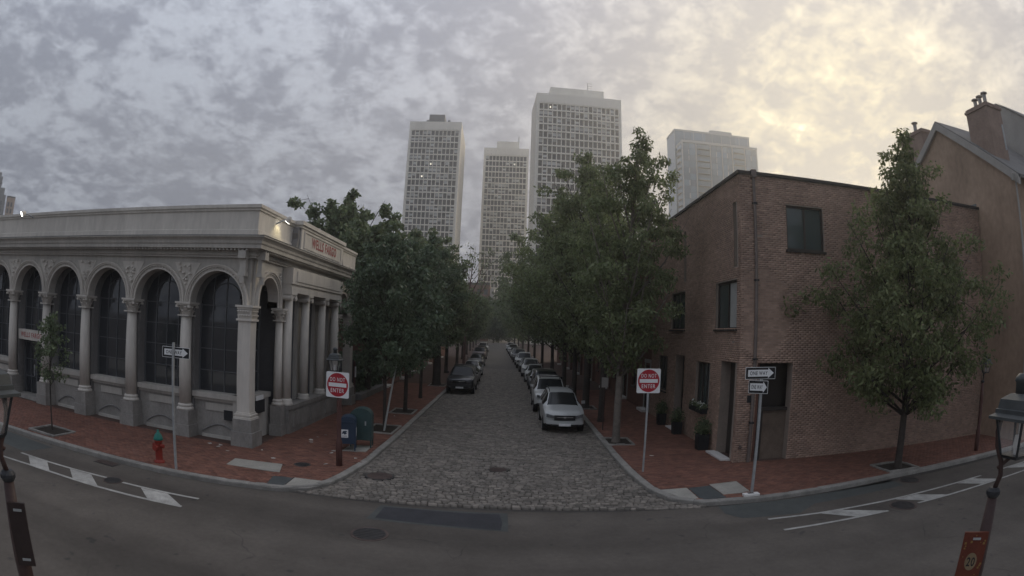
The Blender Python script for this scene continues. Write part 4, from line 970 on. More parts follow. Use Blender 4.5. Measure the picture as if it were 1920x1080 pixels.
# ------------------------------------------------------------------ far towers
def tower(name, label, x0, y0, w, dep, h, phi, nb_, rows_shown, seed, pent, lit=()):
    """concrete grid apartment tower; front face starts at (x0,y0), turned by phi"""
    t = thing(name, label, 'tower', (x0, y0, 0), R_(phi), 'concrete grid apartment towers'); rr = random.Random(seed)
    fp = 2.65; ztop = h - 3.4; nf = int((ztop - 4) / fp); mw = .9; bw = (w - 2 * mw) / nb_
    m = MB(); m.box(0, w, .75, dep, -.3, h - .02); m.build('core', 'tower_side', t)
    m = MB()
    m.box(-.02, w + .02, -.0, .749, ztop, h); m.box(0, mw - .2, 0, .749, 0, ztop); m.box(w - mw + .2, w, 0, .749, 0, ztop); m.build('frame_band', 'tower', t)
    for k in range(nb_ + 1):
        u = mw + k * bw; m = MB(); m.box(u - .14, u + .14, .03, .749, 0, ztop - .003); m.build('pier', 'tower', t)
    for f in range(nf + 1):
        z = ztop - f * fp; m = MB(); m.box(mw - .2, w - mw + .2, .1, .749, z - .46, z - .01 if f == 0 else z); m.build('floor_beam', 'tower', t)
    pw = bw - .28; ph = fp - .46; vars_ = []
    for kind in range(5):
        m = MB(); m.box(0, pw, .55, .6, 0, ph); m.box(0, pw, .5, .55, ph * .26, ph * .3); m.cur = 1
        lo, hi = ((0, 0), (.35, 1), (.3, .85), (.62, 1), (.3, .7))[kind]
        if hi > lo: m.box(.04, pw - .04, .52, .548, ph * max(lo, .31), ph * hi)
        ob = m.build('window', ['tower_glass', 'tower_blind'], t); vars_.append(ob)
    used = [False] * 5
    cnt = 0; rest = MB()
    for f in range(nf):
        band = rr.random()
        zz = ztop - (f + 1) * fp
        for k in range(nb_):
            u = mw + k * bw + .14
            if k % 3 == 0: band = band * .5 + rr.random() * .5
            x = rr.random() * .55 + band * .45
            kd = 0 if x > .47 else rr.choice((1, 2, 3, 4, 2, 1))
            if cnt < 300 and f < rows_shown:
                if not used[kd]: vars_[kd].location = (u, 0, zz); used[kd] = True
                else: clone(vars_[kd], (u, 0, zz), t)
                cnt += 1
                if (f, k) in lit:
                    m = MB(); m.box(u + pw * .35, u + pw * .65, .44, .5, zz + ph * .35, zz + ph * .6); m.build('lit_lamp', 'lit', t)
            else: rest.cur = 0; rest.box(u, u + pw, .55, .6, zz, zz + ph)
    rest.build('window_field', 'tower_glass', t, kind='stuff')
    pent(t); return t
def pent_a(t):
    m = MB(); m.box(7.0, 13.6, 6, 14, 86.6, 92.9); m.build('plant_room', 'dark_roof', t)
    for u in (6.1, 15.2): m = MB(); m.box(u, u + .9, 5, 6, 86.6, 90); m.build('roof_vent', 'dark_roof', t)
    for k in range(2): m = MB(); m.lathe([(.25, 92.9), (.25, 93.4)], 8, (8.5 + k * 3.4, 8, 0)); m.build('fan', 'dark_roof', t)
def pent_b(t):
    m = MB(); m.box(5.6, 16, 5, 14, 86.6, 92); m.build('plant_room', 'tower', t); m = MB(); m.tube([(15.8, 6, 92), (15.8, 6, 95)], .2, 6); m.build('mast', 'steel', t)
def pent_c(t):
    m = MB(); m.box(5.2, 24.7, 3.5, 14, 86, 90.8); m.build('plant_room', 'tower', t)
    m = MB(); m.tube([(19, 5, 90.8), (19, 5, 94.4)], .13, 6)
    for k in range(3): m.tube([(18.9, 5, 94.2 - k * 1.0), (20.8, 5, 94.2 - k * 1.0)], .09, 5)
    m.build('antenna', 'steel', t)
tower('apartment_tower', 'slender pale concrete grid tower with dark rooftop box', -44.3, 213, 21.4, 30, 87.3, 1.7, 12, 22, 1, pent_a, ((5, 5), (7, 3)))
tower('apartment_tower', 'narrow pale concrete grid tower standing between two others', -15.15, 245, 20.6, 30, 87, 0.0, 12, 26, 2, pent_b, ((1, 8),))
tower('apartment_tower', 'broad pale concrete grid tower with rooftop antenna above the street trees', 6.2, 180, 30.2, 18, 86.5, 3.8, 18, 17, 5, pent_c, ((0, 2),))
# glass tower
gt = thing('glass_tower', 'blue-grey glass apartment tower with stacked balconies above the brick house', 'tower', (77, 250, 0))
gg = lambda name, mt, mb, parent=None, **kw: mb.build(name, mt, parent or gt, world=True, **kw)
AX0, AX1, AYf, AZ = 76.6, 117.5, 250, 103.5; BX0, BX1, BYf, BZ = 77.2, 116.6, 240, 94.0
m = MB(); m.box(AX0, AX1, AYf, AYf + 14, 0, AZ); gg('back_volume', 'curtain', m)
m = MB(); m.box(AX0 - .2, AX1 + .2, AYf - .2, AYf + 14.2, AZ, AZ + .8); m.box(AX0 + 20, AX0 + 32, AYf + 2, AYf + 9, AZ + .8, AZ + 3); gg('roof_edge', 'curtain_frame', m)
m = MB(); m.box(BX0 + .3, BX1 - .3, BYf + .4, AYf + 5, 0, BZ); gg('front_volume', 'curtain', m)
m = MB(); m.box(BX0 - .2, BX1 + .2, BYf - .2, AYf - .01, BZ, BZ + 1.2); gg('parapet', 'curtain_frame', m)
fh = 3.05; bays = [(0, 6.6, 2), (7.2, 14.0, 0), (14.6, 20.2, 2), (20.6, 25.6, 2), (26.2, 32.4, 0), (33.0, 39.4, 2)]
for u in (0, 6.9, 14.3, 20.4, 25.9, 32.7, 39.3):
    m = MB(); m.box(BX0 + u - .22, BX0 + u + .22, BYf - .15, BYf + .45, 0, BZ); gg('mullion', 'curtain_frame', m)
rr = random.Random(4)
for f in range(13):
    z = BZ - (f + 1) * fh
    for a, b, kd in bays:
        if kd == 0:
            if f < 10:
                m = MB(); m.box(BX0 + a + .5, BX0 + b - .5, BYf - 1.0, BYf + .3, z, z + .35); bl = gg('balcony', 'balcony', m); m = MB(); m.box(BX0 + a + .5, BX0 + b - .5, BYf - 1.0, BYf - .94, z + .35, z + 1.2); gg('balustrade', 'curtain', m, bl)
            m = MB(); m.box(BX0 + a + .3, BX0 + b - .3, BYf + .3, BYf + .38, z + .4, z + fh - .1); gg('window', 'curtain', m)
        else:
            for k in range(kd):
                w_ = (b - a) / kd; m = MB(); m.box(BX0 + a + k * w_ + .3, BX0 + a + (k + 1) * w_ - .05, BYf + .2, BYf + .37, z + .12, z + fh - .12); gg('window', 'curtain', m)
            if f and rr.random() < .6: m = MB(); m.box(BX0 + a + .45 + (b - a) * .38, BX0 + a + .95 + (b - a) * .38, BYf + .1, BYf + .19, z + .3, z + fh - .3); gg('blind', 'curtain_frame', m)
    m = MB(); m.box(BX0 - .06, BX0 + .3, BYf + 1.5, BYf + 8.5, z + .15, z + fh - .15); gg('window', 'curtain', m)
    m = MB(); m.box(BX0 - 1.0, BX0 + .1, BYf + 2.5, BYf + 7, z - .1, z + .25); gg('balcony', 'balcony', m)
    for k in range(5):
        m = MB(); m.box(AX0 + .6 + k * 8, AX0 + 8.2 + k * 8, AYf - .15, AYf - .01, AZ - (f + 1) * fh * 1.4 + .2, AZ - f * fh * 1.4 - .2)
        if AZ - f * fh * 1.4 > BZ + 1: gg('window', 'curtain', m)
for k in range(9): m = MB(); m.box(AX0 + k * 5 - .1, AX0 + k * 5 + .1, AYf - .25, AYf, BZ, AZ); gg('mullion', 'curtain_frame', m)
# buildings beyond the bank roof
def far_block(name, label, az, d, rz): return thing(name, label, 'building', (d * math.sin(R_(az)), d * math.cos(R_(az)), 0), R_(rz))
fb = far_block('stepped_building', 'grey stepped building rising past the far end of the bank roof', -55.3, 300, 55)
m = MB(); m.box(-14, 3.4, 0, 12, 0, 53); m.box(-14, 2.2, 1, 11, 53, 56.5); m.box(-14, -.2, 1.5, 10, 56.5, 62); m.box(-14, -1.2, 2, 9, 62, 64); m.build('wall', 'grey_house', fb)
m = MB(); m.box(-14, .1, 1.3, 1.5, 58.4, 59); m.build('ledge', 'coping', fb)
for f in range(3): m = MB(); m.box(-3.2, -1.6, -.1, -.01, 47.5 - f * 4, 50 - f * 4); m.build('window', 'glass', fb); m = MB(); m.box(.2, 1.6, -.1, -.01, 48 - f * 4, 50 - f * 4); m.build('window', 'glass', fb)
fb = far_block('brown_building', 'brown brick building with paired windows past the bank roof', -54.0, 285, 54)
m = MB(); m.box(-2.4, 2.2, 0, 10, 0, 49.8); m.build('wall', 'stucco', fb)
m = MB(); m.box(-2.5, 2.3, -.1, 10, 49.8, 50.4); m.build('roof', 'coping', fb)
for f in range(4):
    for k in range(2): m = MB(); m.box(-1.7 + k * 1.8, -.7 + k * 1.8, -.1, -.01, 45.5 - f * 3, 47.6 - f * 3); m.build('window', 'glass', fb)
fb = thing('pale_block', 'distant pale low block between the towers at the street end', 'building', (-16, 200, 0))
m = MB(); m.box(-18, -8, 200, 210, 0, 20); m.build('wall', 'brick_far', fb, world=True)
m = MB(); m.box(-18.1, -7.9, 199.9, 210.1, 20, 20.8); m.build('roof', 'coping', fb, world=True)
m = MB(); m.box(-7.9, -6.4, 202, 210, 0, 19); m.build('stair_tower', 'white_trim', fb, world=True)
for f in range(4):
    for k in range(4): m = MB(); m.box(-17.2 + k * 2.4, -15.9 + k * 2.4, 199.9, 199.999, 16.6 - f * 3.2, 18.4 - f * 3.2); m.build('window', 'glass', fb, world=True)

# ------------------------------------------------------------------ trees
def leaf_quads(r, P, size, aspect, droop, D=None):
    n = len(P); d = r.normal(0, 1, (n, 3)); d[:, 2] -= droop; d /= np.linalg.norm(d, axis=1)[:, None]
    s = np.cross(d, r.normal(0, 1, (n, 3))); s /= np.linalg.norm(s, axis=1)[:, None] + 1e-9
    L = (size * r.uniform(.65, 1.3, n))[:, None]; w = L * aspect
    mid = P + d * L * .45
    return np.stack([P, mid + s * w, P + d * L, mid - s * w], 1)
def tree(label, x, y, h, base, prof, n_limb, leaves, size, tr, seed, leaf='leaf_mid', bark='bark', droop=.8, aspect=.24, steep=.55, lean=(0, 0), clump=.55, group='street trees', name='street_tree', z0=0.0, split_at=None, cat='tree', yscale=1.0, inner=.25, leaders=0):
    """prof: [(t, radius)] over crown height t 0..1"""
    t = thing(name, label, cat, (x, y, z0), 0, group); rr = random.Random(seed); r = np.random.default_rng(seed)
    ch = h - base; rad = lambda tt: float(np.interp(tt, [a for a, _ in prof], [b for _, b in prof]))
    m = MB(); wob = [rr.uniform(-.12, .12) for _ in range(8)]
    def axis(z): k = z / h; return Vector((lean[0] * k * k + .25 * wob[0] * math.sin(k * 5), lean[1] * k * k + .25 * wob[1] * math.sin(k * 4 + 1), z))
    zs = [-.25, 0, .3, base * .5, base, base + ch * .25, base + ch * .5, base + ch * .75, h - .15]
    m.tube([axis(max(z, 0)) if z >= 0 else Vector((0, 0, z)) for z in zs], [tr * 1.5, tr * 1.3, tr * 1.05, tr, tr * .92, tr * .68, tr * .42, tr * .22, tr * .05], 9)
    centers = []; weights = []
    for i in range(n_limb + leaders):
        u = (i + .5) / n_limb; lead = i >= n_limb
        tt = min(.93, .02 + u * .9) if not lead else rr.uniform(.05, .35)
        a = i * 2.399 + rr.uniform(-.4, .4); p0 = axis(base + ch * max(0, tt - .1) * .82)
        R1 = rad(tt) * rr.uniform(.72, 1.08)
        tip_t = min(1.0, tt + (steep * R1 / ch if not lead else rr.uniform(.3, .5)))
        R2 = rad(tip_t) * rr.uniform(.8, 1.05) if tip_t < 1 else .1
        R1 = R1 if not lead else R2 * .8
        ze = base + ch * min(tip_t, .98)
        p1 = axis(ze) + Vector((math.cos(a) * R1, math.sin(a) * R1 * yscale, 0))
        midp = p0.lerp(p1, .5) + Vector((math.cos(a) * R1 * .12, math.sin(a) * R1 * .12, -.05 * R1 + .15))
        lr = tr * (.42 if not lead else .5) * (1 - .5 * u)
        m.tube([p0, midp, p1], [lr, lr * .6, lr * .15], 6)
        nsub = 3 + int(R1 * 1.4)
        for k in range(nsub):
            f = inner + (1 - inner) * (k + rr.random()) / nsub
            q = (p0.lerp(midp, f * 2) if f < .5 else midp.lerp(p1, (f - .5) * 2)); off = Vector((rr.gauss(0, .3), rr.gauss(0, .3), rr.gauss(0, .22))) * R1 * .5
            c = q + off; centers.append(c); weights.append(1.0)
            if k % 2 == 0: m.tube([q, q.lerp(c, .5) + Vector((0, 0, .05)), c], [lr * .35, lr * .2, lr * .06], 4)
    for k in range(int(n_limb * .5)): z = base + ch * (.75 + .25 * k / (n_limb * .5)); centers.append(axis(z) + Vector((rr.gauss(0, .12), rr.gauss(0, .12), 0))); weights.append(.5)
    m.build('trunk', bark, t, smooth=True)
    C = np.array([tuple(c) for c in centers]); W = np.array(weights); W /= W.sum()
    idx = r.choice(len(C), leaves, p=W); tt = ((C[idx, 2] - base) / ch).clip(0, 1)
    cr = clump * np.interp(tt, [0, .8, 1], [1, .75, .45])
    g_ = r.normal(0, 1, (leaves, 3)); g_ /= np.linalg.norm(g_, axis=1)[:, None]; g_ *= (r.random(leaves) ** .45)[:, None]
    P = C[idx] + g_ * cr[:, None] * np.array([1, 1, .72])
    quads_mesh('crown', leaf_quads(r, P, size, aspect, droop), leaf, t)
    return t
pear = [(0, .55), (.12, .85), (.35, 1.0), (.6, .78), (.8, .5), (1, .12)]
def PR(s): return [(a, b * s) for a, b in pear]
oval = [(0, .5), (.15, .85), (.45, 1), (.75, .8), (1, .25)]
def OV(s): return [(a, b * s) for a, b in oval]
# right side of the street
tree('tall pointed tree with drooping leaves in the pit beside the silver car', 4.4, 21.9, 13.0, 2.6, [(0, 1.5), (.15, 2.3), (.4, 2.5), (.55, 2.2), (.72, 1.5), (.86, .75), (1, .15)], 30, 21000, .19, .15, 21, 'leaf_pear', 'bark_pale', 1.2, .2, .9, (.75, 0), .55, leaders=4)
tree('broad leafy tree beside the white off-roader', 4.5, 32, 15.3, 3.0, PR(3.6), 34, 24000, .22, .2, 22, 'leaf_pear', 'bark', 1.0, .22, .9, (-.3, 0), .75, leaders=4)
tree('leafy tree between the white off-roader and the silver car', 4.6, 27.0, 11.0, 2.8, PR(2.9), 26, 17000, .2, .15, 23, 'leaf_pear', 'bark', 1.0, .22, .8, (.1, 0), .7, leaders=2)
rt = [(4.5, 38, 13.0, 3.6), (4.4, 44, 13.6, 4.2), (4.1, 53, 13.6, 4.6), (3.7, 63, 13.2, 4.8), (3.3, 74, 13, 5.0), (2.9, 87, 13, 5.2), (2.4, 102, 13, 5.4), (1.8, 120, 13, 5.5), (1.1, 142, 14, 5.8)]
RL = ['leafy tree behind the broad tree along the brick row', 'wide green tree fifth along the brick row', 'wide green tree overhanging the street past the dark sedans', 'round green tree overhanging the parked cars further along', 'round tree deep along the parked row', 'far round tree along the brick row', 'far tree leaning over the last parked cars', 'distant tree near the street end on the brick side', 'most distant tree on the brick row side']
for k, (x, y, h, rd) in enumerate(rt): tree(RL[k], x, y, h, 2.7, OV(rd), 22, 13000 if k < 3 else 8000, .24 + .02 * k, .17, 30 + k, 'leaf_pear' if k < 2 else 'leaf_mid', 'bark', .8, .26, .7, (-.4, 0), .95)
# tree in front of the brick house
tree('tall thin-topped tree with sparse olive leaves before the blank brick wall', 13.05, 14.75, 11.6, 1.75, [(0, 2.2), (.1, 3.5), (.28, 4.1), (.43, 3.5), (.58, 2.3), (.74, 1.45), (.89, .8), (1, .15)], 46, 29000, .18, .13, 46, 'leaf_rr', 'bark', .9, .22, .4, (.45, 0), .62, leaders=2, yscale=.62)
# left side
tree('small dark tree tied to a leaning stake near the mailboxes', -5.1, 22.7, 8.2, 2.0, [(0, 1.0), (.2, 1.75), (.5, 1.85), (.8, 1.2), (1, .3)], 24, 13500, .18, .075, 51, 'leaf_dark', 'bark', .8, .24, .8, (0, 0), .55)
tree('dark leafy tree second past the mailboxes', -5.2, 27.9, 8.9, 2.1, [(0, 1.3), (.2, 2.1), (.5, 2.2), (.8, 1.4), (1, .3)], 24, 13500, .2, .1, 52, 'leaf_dark', 'bark', .8, .24, .8, (0, 0), .62)
tree('dark leafy tree third past the mailboxes', -5.3, 33.4, 9.2, 2.3, [(0, 1.3), (.2, 2.2), (.5, 2.4), (.8, 1.5), (1, .3)], 22, 12000, .21, .1, 53, 'leaf_dark', 'bark', .8, .24, .8, (0, 0), .65)
tree('large tree with a thick trunk behind the charcoal car', -5.4, 41.5, 11.0, 3.0, OV(2.3), 24, 12000, .24, .3, 54, 'leaf_mid', 'bark', .6, .28, .7, (-.3, 0), .75)
tree('big open-crowned tree rising behind the bank roof', -12.0, 38, 13.3, 4, OV(3.9), 26, 13500, .3, .24, 55, 'leaf_mid', 'bark', .3, .36, .8, (0, 0), .75, group='trees behind the bank')
tree('round tree over the garden beside the bank', -8.7, 33.5, 10.6, 3, OV(3.0), 22, 10000, .28, .2, 56, 'leaf_mid', 'bark', .3, .34, .7, (0, 0), .8, group='trees behind the bank')
tree('tree with layered crown between the garden and the slender tower', -8.4, 46, 12.4, 3.4, OV(3.6), 22, 10500, .28, .22, 57, 'leaf_mid', 'bark', .4, .34, .7, (0, 0), .85, group='trees behind the bank')
lt = [(-6.0, 53, 9.6, 2.2), (-6.2, 66, 8.4, 3.0), (-6.6, 78, 8.8, 3.4), (-7.1, 92, 9.4, 4), (-7.7, 108, 10.2, 4.4), (-8.3, 126, 11, 5), (-8.9, 146, 12, 5.2)]
LL = ['tree past the thick-trunked one on the bank side', 'leafy tree behind the bare branching tree', 'round tree beyond the dark sedan on the bank side', 'far tree overhanging the street on the bank side', 'far rounded tree beyond the maroon car', 'distant tree on the bank side of the street', 'most distant tree on the bank side']
for k, (x, y, h, rd) in enumerate(lt): tree(LL[k], x, y, h, 2.8, OV(rd), 20, 9000, .26 + .02 * k, .17, 60 + k, 'leaf_mid', 'bark', .8, .28, .7, (.3, 0), .95)
tree('half-bare tree with reddish branches reaching over the street', -4.9, 60, 13.4, 4, OV(3.2), 20, 900, .25, .16, 71, 'leaf_mid', 'bare_bark', .4, .3, 1.3, (.8, 0), .6, inner=.4, leaders=3)
for k, (x, y, h) in enumerate(((-12, 176, 15), (-5.5, 182, 14), (1.5, 178, 15), (8, 184, 16))): tree(['tree closing the street end beside the low block', 'tree in the middle of the street end', 'tree closing the street end below the narrow tower', 'tree closing the street end below the broad tower'][k], x, y, h, .8, [(0, 4), (.2, 5), (.6, 5), (1, 1.5)], 22, 9000, .55, .2, 90 + k, 'leaf_mid', 'bark', .5, .36, .4, (0, 0), 1.6, group='trees at the street end')
tree('thin young sapling with few leaves before the bank columns', -15.45, 13.75, 4.0, 1.5, [(0, .35), (.25, .7), (.55, .62), (.8, .4), (1, .08)], 16, 1500, .12, .028, 75, 'leaf_mid', 'bark', .5, .3, 1.0, (0, 0), .28, name='sapling')
t = thing('tree_stake', 'pale leaning wooden stake holding the small dark tree', 'stake', (-5.06, 22.3, 0))
m = MB(); m.tube([(0, 0, -.2), (.45, .1, 2.7)], [.045, .04], 8); m.build('pole', 'blind', t); m = MB(); m.tube([(.36, .08, 2.2), (.1, .35, 2.3)], .015, 6); m.build('strap', 'black_plastic', t)

# garden corner beside the bank
t = thing('garden_wall', 'low stone garden wall with dark railing beside the bank', 'wall', (-8.4, 29.1, 0))
m = MB(); m.box(-8.9, -8.3, 30.7, 37.3, -.1, .32); m.build('stone_ledge', 'stone_dk', t, world=True)
m = MB(); m.box(-8.9, -8.78, 29.45, 30.6, -.1, 2.3); m.build('gate', 'black_metal', t, world=True); m = MB(); m.box(-8.95, -8.7, 30.6, 30.8, -.1, 2.2); m.build('gate_post', 'brown_post', t, world=True); m = MB(); m.box(-8.7, -8.66, 30.6, 30.8, 1.3, 1.9); m.build('notice', 'white_sign', t, world=True)
r = np.random.default_rng(5); P = np.stack([r.uniform(-11.5, -8.7, 9000), r.uniform(30.9, 37.3, 9000), r.uniform(.2, 2.6, 9000) * r.uniform(.6, 1, 9000)], 1)
t = thing('garden_hedge', 'dark leafy hedge behind the low garden wall beside the bank', 'hedge', (0, 0, 0)); quads_mesh('foliage', leaf_quads(r, P, .24, .35, .3), 'leaf_dark', t)
m = MB(); [m.tube([(r.uniform(-11, -9), yv_, 0), (r.uniform(-11, -9), yv_, 1.5)], .05, 5) for yv_ in np.arange(31.2, 37, .8)]; m.build('stem', 'bark', t)

# ------------------------------------------------------------------ street lamps and signs
def lamp(label, x, y, h, mt, off, z0=0.0, rz=0.0, lantern=True):
    """post with collar, S-shaped arm and a square lantern carried beside it"""
    t = thing('street_lamp', label, 'street lamp', (x, y, z0), 0, 'colonial style street lamps'); ox, oy = off; k = h / 4.05
    zc = h - 1.02
    m = MB(); m.lathe([(.1, -.2), (.1, .75), (.085, .8), (.07, .84), (.072, zc * .62), (.078, zc * .75), (.05, zc - .05)], 14); m.build('post', mt, t, smooth=True)
    m = MB(); m.lathe([(.055, zc - .06), (.075, zc - .03), (.075, zc + .0), (.05, zc + .03)], 14); m.build('collar', 'black_metal', t)
    o = Vector((ox, oy, 0)); n_ = o.normalized()
    zb = h - .38                                     # brim height
    m = MB(); m.tube([(0, 0, zc), tuple(n_ * .045 + Vector((0, 0, zc + .14))), tuple(n_ * .03 + Vector((0, 0, zc + .26))), tuple(-n_ * .03 + Vector((0, 0, zc + .4))), tuple(-n_ * .045 + Vector((0, 0, zc + .52))), tuple(-n_ * .03 + Vector((0, 0, zb - .02)))], .026, 8)
    m.tube([(0, 0, zc + .2), tuple(n_ * .12 + Vector((0, 0, zc + .3)))], .018, 6); m.build('arm', mt if mt != 'brown_post' else 'black_metal', t, smooth=True)
    L = MB(); bz = zb - .34
    m = MB(); m.lathe([(.095, bz), (.115, bz + .03)], sq=True, c=(ox, oy, 0)); lb = m.build('lantern_base', 'black_metal', t)
    for sx_ in (-1, 1):
        for sy in (-1, 1): m = MB(); m.tube([(ox + sx_ * .105, oy + sy * .105, bz + .03), (ox + sx_ * .165, oy + sy * .165, zb)], .014, 5); m.build('bar', 'black_metal', t)
    for k_ in range(4):
        a = k_ * math.pi / 2; ca, sa = round(math.cos(a)), round(math.sin(a)); 
        def pt(w, d_, z): return (ox + ca * d_ - sa * w, oy + sa * d_ + ca * w, z)
        m = MB(); m.add([pt(-.095, .105, bz + .035), pt(.095, .105, bz + .035), pt(.155, .165, zb - .005), pt(-.155, .165, zb - .005)], [(0, 1, 2, 3)]); m.build('pane', LGLASS, t)
    m = MB(); m.lathe([(.225, zb), (.225, zb + .025), (.18, zb + .05), (.18, zb + .085), (.165, zb + .09), (.15, zb + .17), (.08, zb + .215)], sq=True, c=(ox, oy, 0)); m.build('roof', 'lantern_metal', t)
    m = MB(); m.lathe([(.062, zb + .2), (.062, zb + .31), (.075, zb + .32), (.07, zb + .35), (.035, zb + .385)], 12, (ox, oy, 0)); m.build('finial', 'lantern_metal', t, smooth=True)
    m = MB(); m.lathe([(.02, bz + .03), (.035, bz + .1), (.02, bz + .2)], 8, (ox, oy, 0)); m.build('bulb', 'white_trim', t)
    return t
M['lantern_metal'] = mat('grey_green_metal', (.06, .065, .066), .5, .15, 8, local=True)
LGLASS = bpy.data.materials.new('clear_lantern_glass'); LGLASS.use_nodes = True
_n = LGLASS.node_tree; _b = _n.nodes['Principled BSDF']; _b.inputs['Roughness'].default_value = .05; _b.inputs['Base Color'].default_value = (.8, .8, .8, 1)
_t = _n.nodes.new('ShaderNodeBsdfTransparent'); _m = _n.nodes.new('ShaderNodeMixShader'); _m.inputs[0].default_value = .12
_n.links.new(_t.outputs[0], _m.inputs[1]); _n.links.new(_b.outputs[0], _m.inputs[2]); _n.links.new(_m.outputs[0], _n.nodes['Material Output'].inputs['Surface'])
lampR = lamp('dark street lamp with an orange 20 banner strapped to its post', 4.21, 3.22, 4.07, 'dark_post', (.10, -.125))
lampL = lamp('dark street lamp with a plain brown panel strapped to its post', -3.92, 2.86, 4.02, 'dark_post', (-.075, -.10))
lamp('brown street lamp behind the do not enter sign near the mailboxes', -5.04, 16.06, 3.62, 'brown_post', (-.16, 0))
lamp('brown street lamp half hidden in leaves before the gabled house', 17.8, 14.98, 3.7, 'brown_post', (.16, 0))
def banner(label, x, y, z0, z1, w, ang, printed, zmid):
    t = thing('banner_panel', label, 'banner', (x, y, 0), ang)
    m = MB(); m.box(-w / 2, w / 2, -.012, .012, z0, z1); m.build('panel', 'orange_sign' if printed else 'dark_panel', t)
    for z in (z0 + .06, z1 - .06): m = MB(); m.box(-w / 2 + .02, w / 2 - .02, .012, .05, z - .012, z + .012); m.box(-.03, .05, -.022, -.0125, z - .01, z + .01); m.build('strap', 'steel', t)
    if printed:
        m = MB(); m.plate([(.062 * math.cos(2 * math.pi * k / 24), zmid + .085 * math.sin(2 * math.pi * k / 24)) for k in range(24)], -.0165, -.0125); m.build('disc', 'tan_print', t)
        m = MB(); add_text(m, '20', 0, zmid, -.0185, .085, .09, .02); m.build('lettering', 'black_sign', t, kind='stuff')
        m = MB(); rr_ = random.Random(3)
        for k in range(34):
            a = rr_.uniform(-w / 2 + .015, w / 2 - .015); z = rr_.uniform(z0 + .03, z1 - .03)
            if abs(z - zmid) < .12 and abs(a) < .09: continue
            s = rr_.uniform(.004, .011); m.box(a - s, a + s, -.0135, -.0125, z - s, z + s)
        m.build('dot_print', 'yellow_dot', t, kind='stuff')
banner('orange banner with black 20 strapped to the dark lamp post', 4.05, 3.2, 2.13, 2.70, .25, R_(-38), True, 2.42)
banner('plain dark brown panel seen from behind on the dark lamp post', -3.83, 2.84, 2.22, 2.78, .17, R_(38), False, 0)

def rounded(w, h, r, n=5):
    pts = []
    for cx_, cz_, a0 in ((w - r, h - r, 0), (-w + r, h - r, 90), (-w + r, -h + r, 180), (w - r, -h + r, 270)):
        for k in range(n + 1): a = R_(a0 + 90 * k / n); pts.append((cx_ + r * math.cos(a), cz_ + r * math.sin(a)))
    return pts
def dne(label, x, y, z, rz, post):
    t = thing('traffic_sign', label, 'road sign', (x, y, 0), rz)
    m = MB(); m.plate([(a, z + b) for a, b in rounded(.385, .385, .045)], -.003, .003); m.build('plate', 'white_sign', t)
    m = MB(); m.plate([(.355 * math.cos(2 * math.pi * k / 40), z + .355 * math.sin(2 * math.pi * k / 40)) for k in range(40)], -.0055, -.0035); m.build('disc', 'red_sign', t)
    m = MB(); m.box(-.3, .3, -.0075, -.006, z - .06, z + .055); m.build('bar', 'white_sign', t)
    m = MB(); add_text(m, 'DO NOT', 0, z + .16, -.008, .50, .12, .006); m.build('lettering', 'white_sign', t, kind='stuff')
    m = MB(); add_text(m, 'ENTER', 0, z - .17, -.008, .45, .12, .006); m.build('lettering', 'white_sign', t, kind='stuff')
    if post: m = MB(); m.box(-.028, .028, .004, .04, -.2, z + .3); m.build('post', 'steel', t)
    else:
        for dz in (-.2, .2): m = MB(); m.box(-.04, .04, .004, .06, z + dz - .02, z + dz + .02); m.build('clamp', 'steel', t)
dne('red and white do not enter sign mounted on the brown lamp post', -5.06, 15.93, 2.52, R_(-9), False)
dne('red and white do not enter sign on a thin steel pole by the cobbled street', 4.36, 16.95, 2.93, R_(3), True)
def one_way(t, z, w, h, rz, d=0.0, sx_=0.0, sc=1.0):
    def Tm(mb):
        c, s = math.cos(rz), math.sin(rz); mb.v = [(a * c - b * s + sx_, a * s + b * c, q) for a, b, q in mb.v]; return mb
    m = MB(); m.plate([(a, z + b) for a, b in rounded(w / 2, h / 2, .02)], d - .003, d + .003); pl_ = Tm(m).build('plate', 'white_sign', t)
    m = MB(); m.plate([(a, z + b) for a, b in rounded(w / 2 - .012, h / 2 - .012, .015)], d - .0055, d - .0035); Tm(m).build('field', 'black_sign', t)
    a = h * .28; b = h * .43; x0 = -w * .42; x1 = w * .25; x2 = w * .44
    m = MB(); m.plate([(x0, z - a), (x1, z - a), (x1, z - b), (x2, z), (x1, z + b), (x1, z + a), (x0, z + a)], d - .0075, d - .006); Tm(m).build('arrow', 'white_sign', t)
    m = MB(); add_text(m, 'ONE WAY', (x0 + x1) / 2 + w * .02, z, d - .009, w * .58, h * .33, .015); Tm(m).build('lettering', 'black_sign', t, kind='stuff')
t = thing('one_way_sign', 'one way sign behind a steel pole near the fire hydrant', 'road sign', (-9.12, 13.05, 0))
m = MB(); m.box(-.03, .03, -.03, .03, -.2, 3.55); m.build('post', 'steel', t); one_way(t, 3.28, .92, .3, R_(6), .045, .06)
t = thing('one_way_sign', 'steel pole with two one way signs before the brick corner house', 'road sign', (6.9, 14.06, 0))
m = MB(); m.box(-.035, .035, -.03, .03, -.2, 3.5); m.build('post', 'steel', t); one_way(t, 3.38, .98, .33, R_(4), -.045, -.06); one_way(t, 3.0, .56, .36, R_(-33), -.06, -.08)
t = thing('kerb_block', 'small pale plastic block lying at the kerb by the one way pole', 'block', (6.72, 13.72, 0))
m = MB(); m.bev(-.24, .24, -.09, .09, 0, .07, .015); m.build('body', 'white_trim', t); m = MB(); m.box(-.1, .08, -.05, .05, .07, .074); m.build('slot', 'black_plastic', t)

